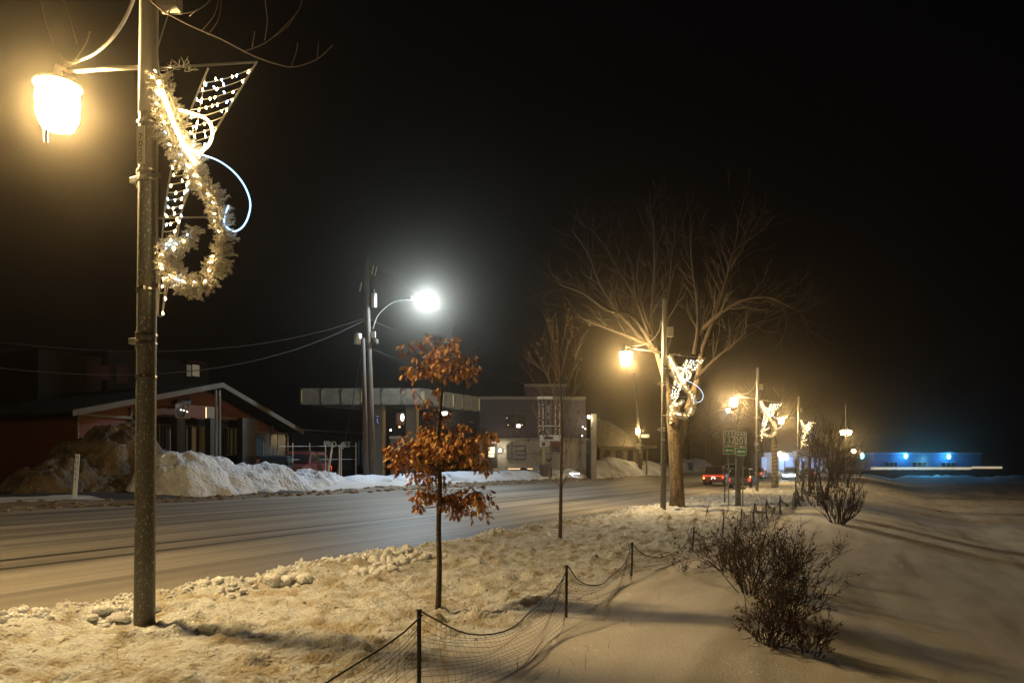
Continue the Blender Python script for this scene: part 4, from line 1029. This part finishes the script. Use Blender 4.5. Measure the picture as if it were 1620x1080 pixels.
for (x, y) in ((921, 689), (926, 678), (922, 675)): MB().ball(P(x, y, FM - .3), .07, 6).build('small_light', M['white_lit'], t)
M['tube_metal'] = mat('tube_metal', (.16, .15, .13), .6, .2)
tp_ = thing('pylon_sign', 'pylon sign of upright metal tubes strung with lights over two boards', 'sign', tuple(P(868, 758, 58)))
for x in (852, 858, 864, 870, 878, 886): MB().cbox(x - .6, 628, x + .6, 690, 58, .12).build('tube', M['tube_metal'], tp_)
MB().cbox(870, 630, 873, 765, 58.2, .2).build('mast', M['trim'], tp_); MB().cbox(850, 627, 874, 631, 58, .3).build('top_plate', M['galv'], tp_)
MB().cbox(851, 673, 886, 674, 57.9, .1).build('cross_bar', M['galv'], tp_)
lgt = MB()
for x in (854, 859.5, 867, 879, 885):
    for y in range(640, 690, 3):
        if random.random() < .6: lgt.ball(P(x + random.uniform(-.4, .4), y, 57.85), .022, 5)
lgt.build('light_string', M['glint'], tp_, fix=False)
bd = MB().cbox(854, 688, 887, 697, 57.8, .2).build('board', M['offwhite'], tp_); MB().cbox(860, 690, 875, 694.5, 57.68, .03).build('board_device', M['black'], bd)
bd = MB().cbox(854, 698, 870, 706, 57.8, .2).build('board', M['offwhite'], tp_); MB().cbox(871, 699, 888, 707, 57.8, .2).build('board', M['red'], tp_)
c = P(860, 702, 57.67); MB().tube([c, c + FV * .02], .16, 12).build('board_device', M['black'], bd)
MB().cbox(873, 707, 886, 715, 58, .3).build('side_box', M['black'], tp_)
MB().cbox(858, 706, 862, 735, 58, .15).build('lit_post', M['yellow_edge'], tp_)
MB().cbox(854, 734, 868, 752, 57.6, 1).build('planter', M['wood'], tp_)
fn = thing('iron_fence', 'wrought iron fence in front of the beige brick wall', 'fence', tuple(P(820, 756, 59)))
for k in range(58):
    x = 770 + k * 1.95; MB().cbox(x, 716, x + .35, 757, 59, .03).build('picket', M['black'], fn)
for y in (717, 750): MB().cbox(770, y, 884, y + .7, 59.03, .04).build('rail', M['black'], fn)
M['pot'] = mat('pot', (.30, .30, .30), .8)
for (x, lbl) in ((783, 'grey snow-capped planter left of the wall logo'), (829, 'dark round shrub in a planter right of the wall logo'), (720, 'grey planter half hidden behind the oak leaves')):
    p = P(x, 758, 57.5); th = thing('planter', lbl, 'planter', tuple(p)); MB().lathe(p, [(.28, -.1), (.34, .5), (.30, .52)], 12).build('pot', M['pot'], th)
    b_ = MB(); lump(b_, p + UP * .62, .36, .36, .26, x, 9, .25); b_.build('top_growth', M['twig'] if x == 829 else M['snow'], th)

# house beyond
FH = 82.0
t = thing('low_house', 'low house with hipped roof beyond the brick column', 'house', tuple(P(990, 750, FH)))
MB().cbox(944, 706, 1010, 770, FH + 3, 6).build('wall', M['beige'], t)
a = [P(940, 706, FH - .3), P(1022, 706, FH - .3), P(1022, 706, FH + 7), P(940, 706, FH + 7)]; tp1 = P(944, 664, FH + 3); tp2 = P(962, 664, FH + 3)
M['shingle'] = mat('shingle', (.14, .12, .09), .9, noise=((2, 2, 2), (.08, .07, .05), .4, .65))
MB().add(a + [tp1, tp2], [(0, 1, 5, 4), (1, 2, 5), (2, 3, 4, 5), (3, 0, 4), (0, 3, 2, 1)]).build('roof', M['shingle'], t)
MB().cbox(940, 705, 1022, 708, FH - .3, .1).build('gutter', M['trim'], t)
for (a_, b_) in ((957, 966), (975, 986), (993, 1001)):
    wn = MB().cbox(a_ - 1, 711, b_ + 1, 730, FH - .05, .1).build('window', M['trim'], t); MB().cbox(a_, 712, b_, 729, FH - .12, .04).build('pane', M['glass_dark'], wn)
MB().cbox(1012, 705, 1036, 709, FH - 1, 2).build('porch_roof', M['trim'], t); MB().cbox(1022, 709, 1024, 750, FH - 1.6, .15).build('porch_post', M['trim'], t)
# small shrub-tree and far lamp with street name plate
p = onX(975, 743, -24.0); p.z = gz(p.x, p.y) + .7
shrub('yard_tree', 'small rounded bare tree on the yellow lit snow heap', p, 7, 1.3, .04, 71, 'twig_pale', (0, 0), .6, 3, 0, .2, (.2, .9), None, (2, 3), .012)
p = onX(1013, 752, -22.6); pz = gz(p.x, p.y); fl = p.dot(FV)
t = thing('far_side_lamp', 'old far-side pole with a small warm lamp and a white street name plate', 'street lamp', (p.x, p.y, pz))
def S(px, py): return P(px, py, fl)
MB().tube([(p.x, p.y, pz - .2), S(1011, 690), S(1007, 640), S(1003, 590)], [.22, .19, .17, .15], 10).build('pole', M['dark_concrete'], t, smooth=True)
lo = MB().lathe(S(1009.5, 681), [(.06, -.45), (.22, -.25), (.24, 0), (.16, .2), (.04, .28)], 12).build('lantern_glass', M['lamp_glass'], t, smooth=True); lamp('lamp_light', S(1009.5, 681) - FV * .4, 380, WARM, .12, t)
MB().cbox(1015, 687, 1027, 692, fl - .2, .05).build('name_plate', M['sign_white'], t)
MB().tube([S(1010, 706) - FV * .3, S(1010, 706) - FV * .26], .35, 8).build('round_sign', M['offwhite'], t); MB().cbox(1011, 709, 1015, 717, fl - .24, .05).build('small_plate', M['offwhite'], t)
t = thing('leaning_stake', 'long leaning stake stuck in the yellow lit snow heap', 'stake', tuple(onX(975, 752, -22.4))); MB().tube([onX(975, 752, -22.4), onX(943, 700, -24)], .03, 5).build('rod', M['wood'], t)
M['bin_blue'] = mat('bin_blue', (.02, .07, .28), .5)
def bin_(px, py, x, lbl):
    p = onX(px, py, x); z = gz(p.x, p.y) + .15; t = thing('wheelie_bin', lbl, 'bin', (p.x, p.y, z), 'blue wheelie bins')
    b = MB(); vs = []
    for (s, zz) in ((.24, 0), (.33, 1.0)): vs += [(p.x - s, p.y - s, z + zz), (p.x + s, p.y - s, z + zz), (p.x + s, p.y + s, z + zz), (p.x - s, p.y + s, z + zz)]
    b.add(vs, [(0, 3, 2, 1), (4, 5, 6, 7), (0, 1, 5, 4), (1, 2, 6, 5), (2, 3, 7, 6), (3, 0, 4, 7)]); b.build('body', M['bin_blue'], t, bevel=.03)
    MB().obox((p.x, p.y, z + 1.04), .36, .37, .035).build('lid', M['bin_blue'], t, bevel=.02)
    for s in (-1, 1): MB().tube([(p.x + .2 * s, p.y + .3, z + .08), (p.x + .26 * s, p.y + .3, z + .08)], .1, 10).build('wheel', M['black'], t)
bin_(1038, 752, -23.2, 'blue wheelie bin between the far lamp and the second street lamp'); bin_(1093, 752, -22.8, 'blue wheelie bin left of the pickup tail lights')

# ------------------------------------------------------------------ vehicles
M['tyre'] = mat('tyre', (.015, .015, .015), .8); M['car_glass'] = mat('car_glass', (.015, .016, .018), .08); M['tail'] = emis('tail', (1, .07, .03), 1.8); M['tail_dim'] = emis('tail_dim', (1, .05, .03), 1.2)
M['head'] = emis('head', (.75, .9, 1), 60); M['plate_w'] = mat('plate_w', (.7, .7, .7), .4, em=(1, .95, .9), es=.5); M['amber'] = emis('amber', (1, .5, .1), 5)
def car(name, label, pos, ang, paint, kind='suv', tail='tail', grp='vehicles on the road', head=False, plate=True):
    """length along local y, front +y"""
    t = thing(name, label, 'pickup' if kind == 'pickup' else 'car', pos, grp); t['_w'] = (0, 0, 0)
    t.rotation_euler = (0, 0, ang)
    if kind == 'pickup': W, Lh, belt, top = .98, 2.75, 1.12, 1.85
    elif kind == 'suv': W, Lh, belt, top = .93, 2.3, 1.02, 1.70
    else: W, Lh, belt, top = .9, 2.25, .92, 1.45
    def slab(prof, w_, name, m, taper=0, bev=.05, par=t):
        n_ = len(prof); vs = []
        zs = [z for _, z in prof]; z0, z1 = min(zs), max(zs)
        for s in (-1, 1): vs += [(s * (w_ - taper * (z - z0) / max(z1 - z0, .01)), y, z) for y, z in prof]
        fs = [tuple(range(n_ - 1, -1, -1)), tuple(range(n_, 2 * n_))] + [(i, (i + 1) % n_, (i + 1) % n_ + n_, i + n_) for i in range(n_)]
        return MB().add(vs, fs).build(name, m, par, bevel=bev)
    slab([(-Lh, .42), (-Lh + .1, .30), (Lh - .15, .30), (Lh, .45), (Lh - .02, .72), (Lh - .12, belt - .16), (Lh - 1.15, belt - .02), (-Lh + .15, belt), (-Lh + .02, belt - .15)], W, 'body', paint, .06, .06)
    if kind == 'pickup': cab = [(-Lh + 1.9, belt), (Lh - 1.2, belt), (Lh - 2.0, top), (-Lh + 2.1, top)]
    elif kind == 'suv': cab = [(-Lh + .12, belt), (Lh - 1.15, belt), (Lh - 1.9, top), (-Lh + .45, top)]
    else: cab = [(-Lh + .45, belt), (Lh - 1.2, belt), (Lh - 2.0, top), (-Lh + 1.2, top)]
    slab([(y, z - .01) for y, z in cab], W - .08, 'cabin', paint, .17, .05)
    (r0, _), (f0, _), (f1, _), (r1, _) = cab; h = top - belt
    MB().add([(-(W - .16), r0 - .012 + .03 * 0, belt + .05), (W - .16, r0 - .012, belt + .05), (W - .30, r1 - .02 - (r1 - r0) * .12, top - .08), (-(W - .30), r1 - .02 - (r1 - r0) * .12, top - .08)], [(0, 1, 2, 3)]).build('rear_window', M['car_glass'], t)
    MB().add([(-(W - .16), f0 + .015, belt + .05), (W - .16, f0 + .015, belt + .05), (W - .30, f1 + .03, top - .06), (-(W - .30), f1 + .03, top - .06)], [(0, 3, 2, 1)]).build('windscreen', M['car_glass'], t)
    for s in (-1, 1):
        MB().add([(s * (W - .085), r0 + .35, belt + .05), (s * (W - .085), f0 - .25, belt + .05), (s * (W - .235), f1 - .02, top - .08), (s * (W - .235), r1 + .1, top - .08)], [(0, 1, 2, 3)]).build('side_window', M['car_glass'], t)
        MB().obox((s * (W + .08), f0 - .35, belt + .08), .09, .06, .07).build('mirror', paint, t, bevel=.02)
        for y in (-Lh + .85, Lh - .9):
            rr2 = .37; wh = MB().tube([(s * (W - .22), y, rr2), (s * (W + .01), y, rr2)], rr2, 18).build('wheel', M['tyre'], t)
            MB().tube([(s * (W + .012), y, rr2), (s * (W + .02), y, rr2)], .22, 12).build('rim', M['galv'], wh)
        MB().obox((s * (W - .13), -Lh - .005 + (.03), belt - .26), .09, .03, .13).build('tail_light', M[tail], t, bevel=.01)
        if head:
            MB().ball((s * (W - .22), Lh - .01, .66), .11, 8).build('headlight', M['head'], t)
        else: MB().obox((s * (W - .2), Lh - .03, .66), .14, .03, .07).build('headlight', M['sign_white'], t)
    MB().obox((0, -Lh - .01, .48), W - .04, .05, .11).build('rear_bumper', M['black'] if kind == 'pickup' else paint, t, bevel=.03)
    if plate: MB().obox((0, -Lh - .03, .74 if kind != 'pickup' else .5), .15, .035, .08).build('number_plate', M['plate_w'], t)
    return t
def paint(name, c): return mat(name, c, .4, .2, coat=.25)
pos = onX(1128, 768, -12.7) + Vector((0, 2, 0))
pos.z = road_z(pos.x)
red = car('red_pickup', 'red vehicle driving away with a glowing red bar across its tail', tuple(pos), R(2), paint('paint_red', (.11, .03, .018)), 'suv')
red['category'] = 'car'
MB().obox((0, -2.33, .86), .84, .025, .022).build('tail_light_bar', M['tail'], red)
MB().ball((-.8, -2.33, .66), .07, 6).build('indicator', M['amber'], red)
for s in (-1, 1): MB().ball((s * .14, -2.34, .63), .045, 6).build('plate_light', M['white_lit'], red)
def oncar(px, py, f, *a, **k):
    p = P(px, py, f); z = float(road_z(p.x)) if -21.2 < p.x < -9.2 else gz(p.x, p.y); return car(k.pop('name'), k.pop('label'), (p.x, p.y, z), *a, **k)
xd = -9.95; yd = at(1171, xd)
t_ = car('parked_car', 'dark car parked at the near kerb behind the route signs', (xd, yd + 2, float(road_z(xd)) + .01), R(-1), paint('paint_black', (.02, .018, .018)), 'suv', 'tail_dim', 'vehicles on the road')
MB().ball((.86, -2.2, 1.0), .06, 6).build('side_marker', M['amber'], t_)
car('far_car', 'distant red car braking beyond the wrapped tree', (-13.5, 100, float(road_z(-13.5))), 0, paint('paint_red2', (.3, .03, .02)), 'sedan', 'tail')
car('far_car', 'pale van-like car far down the road, left of the wrapped tree', (-17.5, 105, float(road_z(-17.5))), math.pi, paint('paint_white', (.5, .5, .5)), 'suv', 'tail_dim', head=False)
car('oncoming_car', 'oncoming car with dazzling blue-white headlights', (-9.9, 105, float(road_z(-9.9))), math.pi, paint('paint_grey', (.1, .1, .11)), 'suv', 'tail_dim', head=True)
lamp('headlight_beam', (-9.9, 102.4, float(road_z(-9.9)) + .8), 260, (.6, .82, 1), .1)
car('far_car', 'farthest car showing one red tail light behind the twiggy shrub', (-9.8, 135, float(road_z(-9.8))), 0, paint('paint_d', (.06, .06, .06)), 'sedan', 'tail')
p = onX(478, 740, -28.5); lot_car = car('lot_car', 'car with a red tail light parked behind the end of the snow pile', (p.x, p.y, gz(p.x, p.y)), R(200), paint('paint_maroon', (.12, .03, .03)), 'suv', 'tail', 'vehicles in the shop lot')
p = onX(440, 740, -28.8); car('lot_car', 'dark car with one bluish lamp half hidden by the snow pile', (p.x, p.y, gz(p.x, p.y)), R(35), paint('paint_teal', (.03, .05, .06)), 'sedan', 'tail_dim', 'vehicles in the shop lot')
p = onX(997, 742, -27.5); car('yard_car', 'dark car parked behind the yellow lit snow heap', (p.x, p.y, gz(p.x, p.y) + .3), R(70), paint('paint_k', (.02, .02, .02)), 'sedan', 'tail_dim', 'vehicles in the shop lot')

# ------------------------------------------------------------------ blue-lit shopfront down the road
FQ = 150.0
M['front_wall'] = mat('front_wall', (.35, .38, .48), .7); M['front_glow'] = emis('front_glow', (.35, .55, 1), .30); M['front_white'] = emis('front_white', (.7, .85, 1), 6)
t = thing('far_shopfront', 'blue-lit shopfront far down the road', 'shop', tuple(P(1265, 745, FQ)))
MB().cbox(1198, 716, 1308, 765, FQ + 4, 8).build('wall', M['front_wall'], t)
for (a, b) in ((1204, 1214), (1232, 1256), (1262, 1275), (1280, 1303)):
    wn = MB().cbox(a, 722, b, 744, FQ - .1, .2).build('window', M['front_wall'], t); MB().cbox(a + 1, 723, b - 1, 743, FQ - .25, .06).build('pane', M['front_glow'], wn)
MB().cbox(1256, 713, 1306, 720, FQ - .5, .5).build('sign_board', M['front_wall'], t)
MB().cbox(1234, 719, 1246, 727, FQ - .4, .2).build('flood_light', M['front_white'], t)
lamp('flood_light_lamp', P(1240, 723, FQ - 3), 380, (.6, .8, 1), .3, t); lamp('flood_light_lamp', P(1290, 723, FQ - 3), 160, (.5, .7, 1), .3, t)
t = thing('far_billboard', 'dark oblong board on two posts beyond the fence end', 'sign', tuple(P(1280, 765, 110)))
MB().cbox(1262, 714, 1301, 724, 110, .2).build('board', M['front_wall'], t)
for x in (1268, 1296): MB().cbox(x, 724, x + 1.5, 765, 110.1, .15).build('post', M['galv'], t)

# ------------------------------------------------------------------ far shore of the river
FR = 165.0
M['blue_wall'] = mat('blue_wall', (.10, .22, .42), .7, noise=((.3, .3, .2), (.06, .14, .3), .4, .6)); M['deck'] = mat('deck', (.5, .45, .36), .7)
z0 = -3.4
t = thing('wharf_building', 'long blue-lit building on the far river wharf', 'building', tuple(P(1450, 755, FR)))
MB().cbox(1366, 718, 1530, 746, FR + 5, 10).build('wall', M['blue_wall'], t); MB().cbox(1364, 716, 1531, 718.5, FR + 4.8, 11).build('roof', M['front_wall'], t)
for (a, b) in ((1400, 1420), (1443, 1466), (1489, 1512)):
    wn = MB().cbox(a, 730, b, 738, FR - .1, .2).build('window', M['front_wall'], t)
    for k in range(3): w_ = (b - a) / 3; MB().cbox(a + w_ * k + .7, 731, a + w_ * (k + 1) - .5, 738, FR - .22, .06).build('pane', M['glass_dark'], wn)
for (x, y) in ((1364, 721), (1433, 721), (1501, 722)):
    MB().ball(P(x, y, FR - 1), .38, 10, (1, 1, 1.5)).build('floodlight', M['blue_glass'], t); lamp('floodlight_lamp', P(x, y, FR - 2.0), 320 if x > 1400 else 100, (.06, .42, 1), .3, t)
t = thing('wharf', 'dark wharf with a pale railing given its own glow before the blue building', 'wharf', tuple(P(1480, 760, FR - 9)))
MB().cbox(1340, 743, 1570, 775, FR - 4, 9).build('quay_wall', M['dark_wall'], t)
M['rail_glow'] = mat('rail_glow', (.7, .62, .45), .6, em=(1, .8, .5), es=.5)  # the railing is no lamp; its light is put in as emission
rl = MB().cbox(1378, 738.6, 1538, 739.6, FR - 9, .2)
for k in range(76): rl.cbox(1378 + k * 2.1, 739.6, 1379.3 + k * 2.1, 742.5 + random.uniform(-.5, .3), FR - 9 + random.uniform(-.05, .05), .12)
rl.build('railing', M['rail_glow'], t); MB().cbox(1538, 737.5, 1585, 741, FR - 9, .3).build('railing', M['rail_glow'], t)
MB().cbox(1538, 741, 1590, 775, FR - 4, 9).build('quay_wall', M['dark_wall'], t)
o = sheet('far_shore', np.linspace(0, 1, 60), np.linspace(0, 1, 8), lambda x, y: x, M['snow'])
me = o.data
vs = []
for j in range(8):
    for i in range(60):
        px = 1402 + i * 8; ff = 142 + j * 2.2; p = P(px, 735, ff); h = math.sin(j / 7 * math.pi) ** .7 * (.85 + 1.6 * float(fbm(np.array([i * .16]), np.array([j * .2]), 44, 4)[0]) + .5 * float(fbm(np.array([i * .9]), np.array([j * .9]), 45, 3)[0])) * min(1, i / 4 + .1)
        vs.append((p.x, p.y, -3.15 + h))
for v, c in zip(me.vertices, vs): v.co = c
me.update()
lamp('shore_lamp', P(1460, 728, FR - 14), 900, (.10, .5, 1), .4, bpy.data.objects['wharf'])

# ------------------------------------------------------------------ haze added for the glow round the lamps, amber tint in its colour
hz = MB().box(-320, 640, -70, 640, -5.0, 22)
m = bpy.data.materials.new('haze'); m.use_nodes = True; nt = m.node_tree
for n in list(nt.nodes): nt.nodes.remove(n)
o = nt.nodes.new('ShaderNodeOutputMaterial'); v = nt.nodes.new('ShaderNodeVolumePrincipled')
v.inputs['Density'].default_value = .0011; v.inputs['Anisotropy'].default_value = .955; v.inputs['Color'].default_value = (.98, .86, .68, 1)
v.inputs['Density Attribute'].default_value = ''; nt.links.new(v.outputs[0], o.inputs['Volume'])
hz.build('haze', m)['kind'] = 'stuff'
for o in bpy.data.objects:
    if '_w' in o: del o['_w']
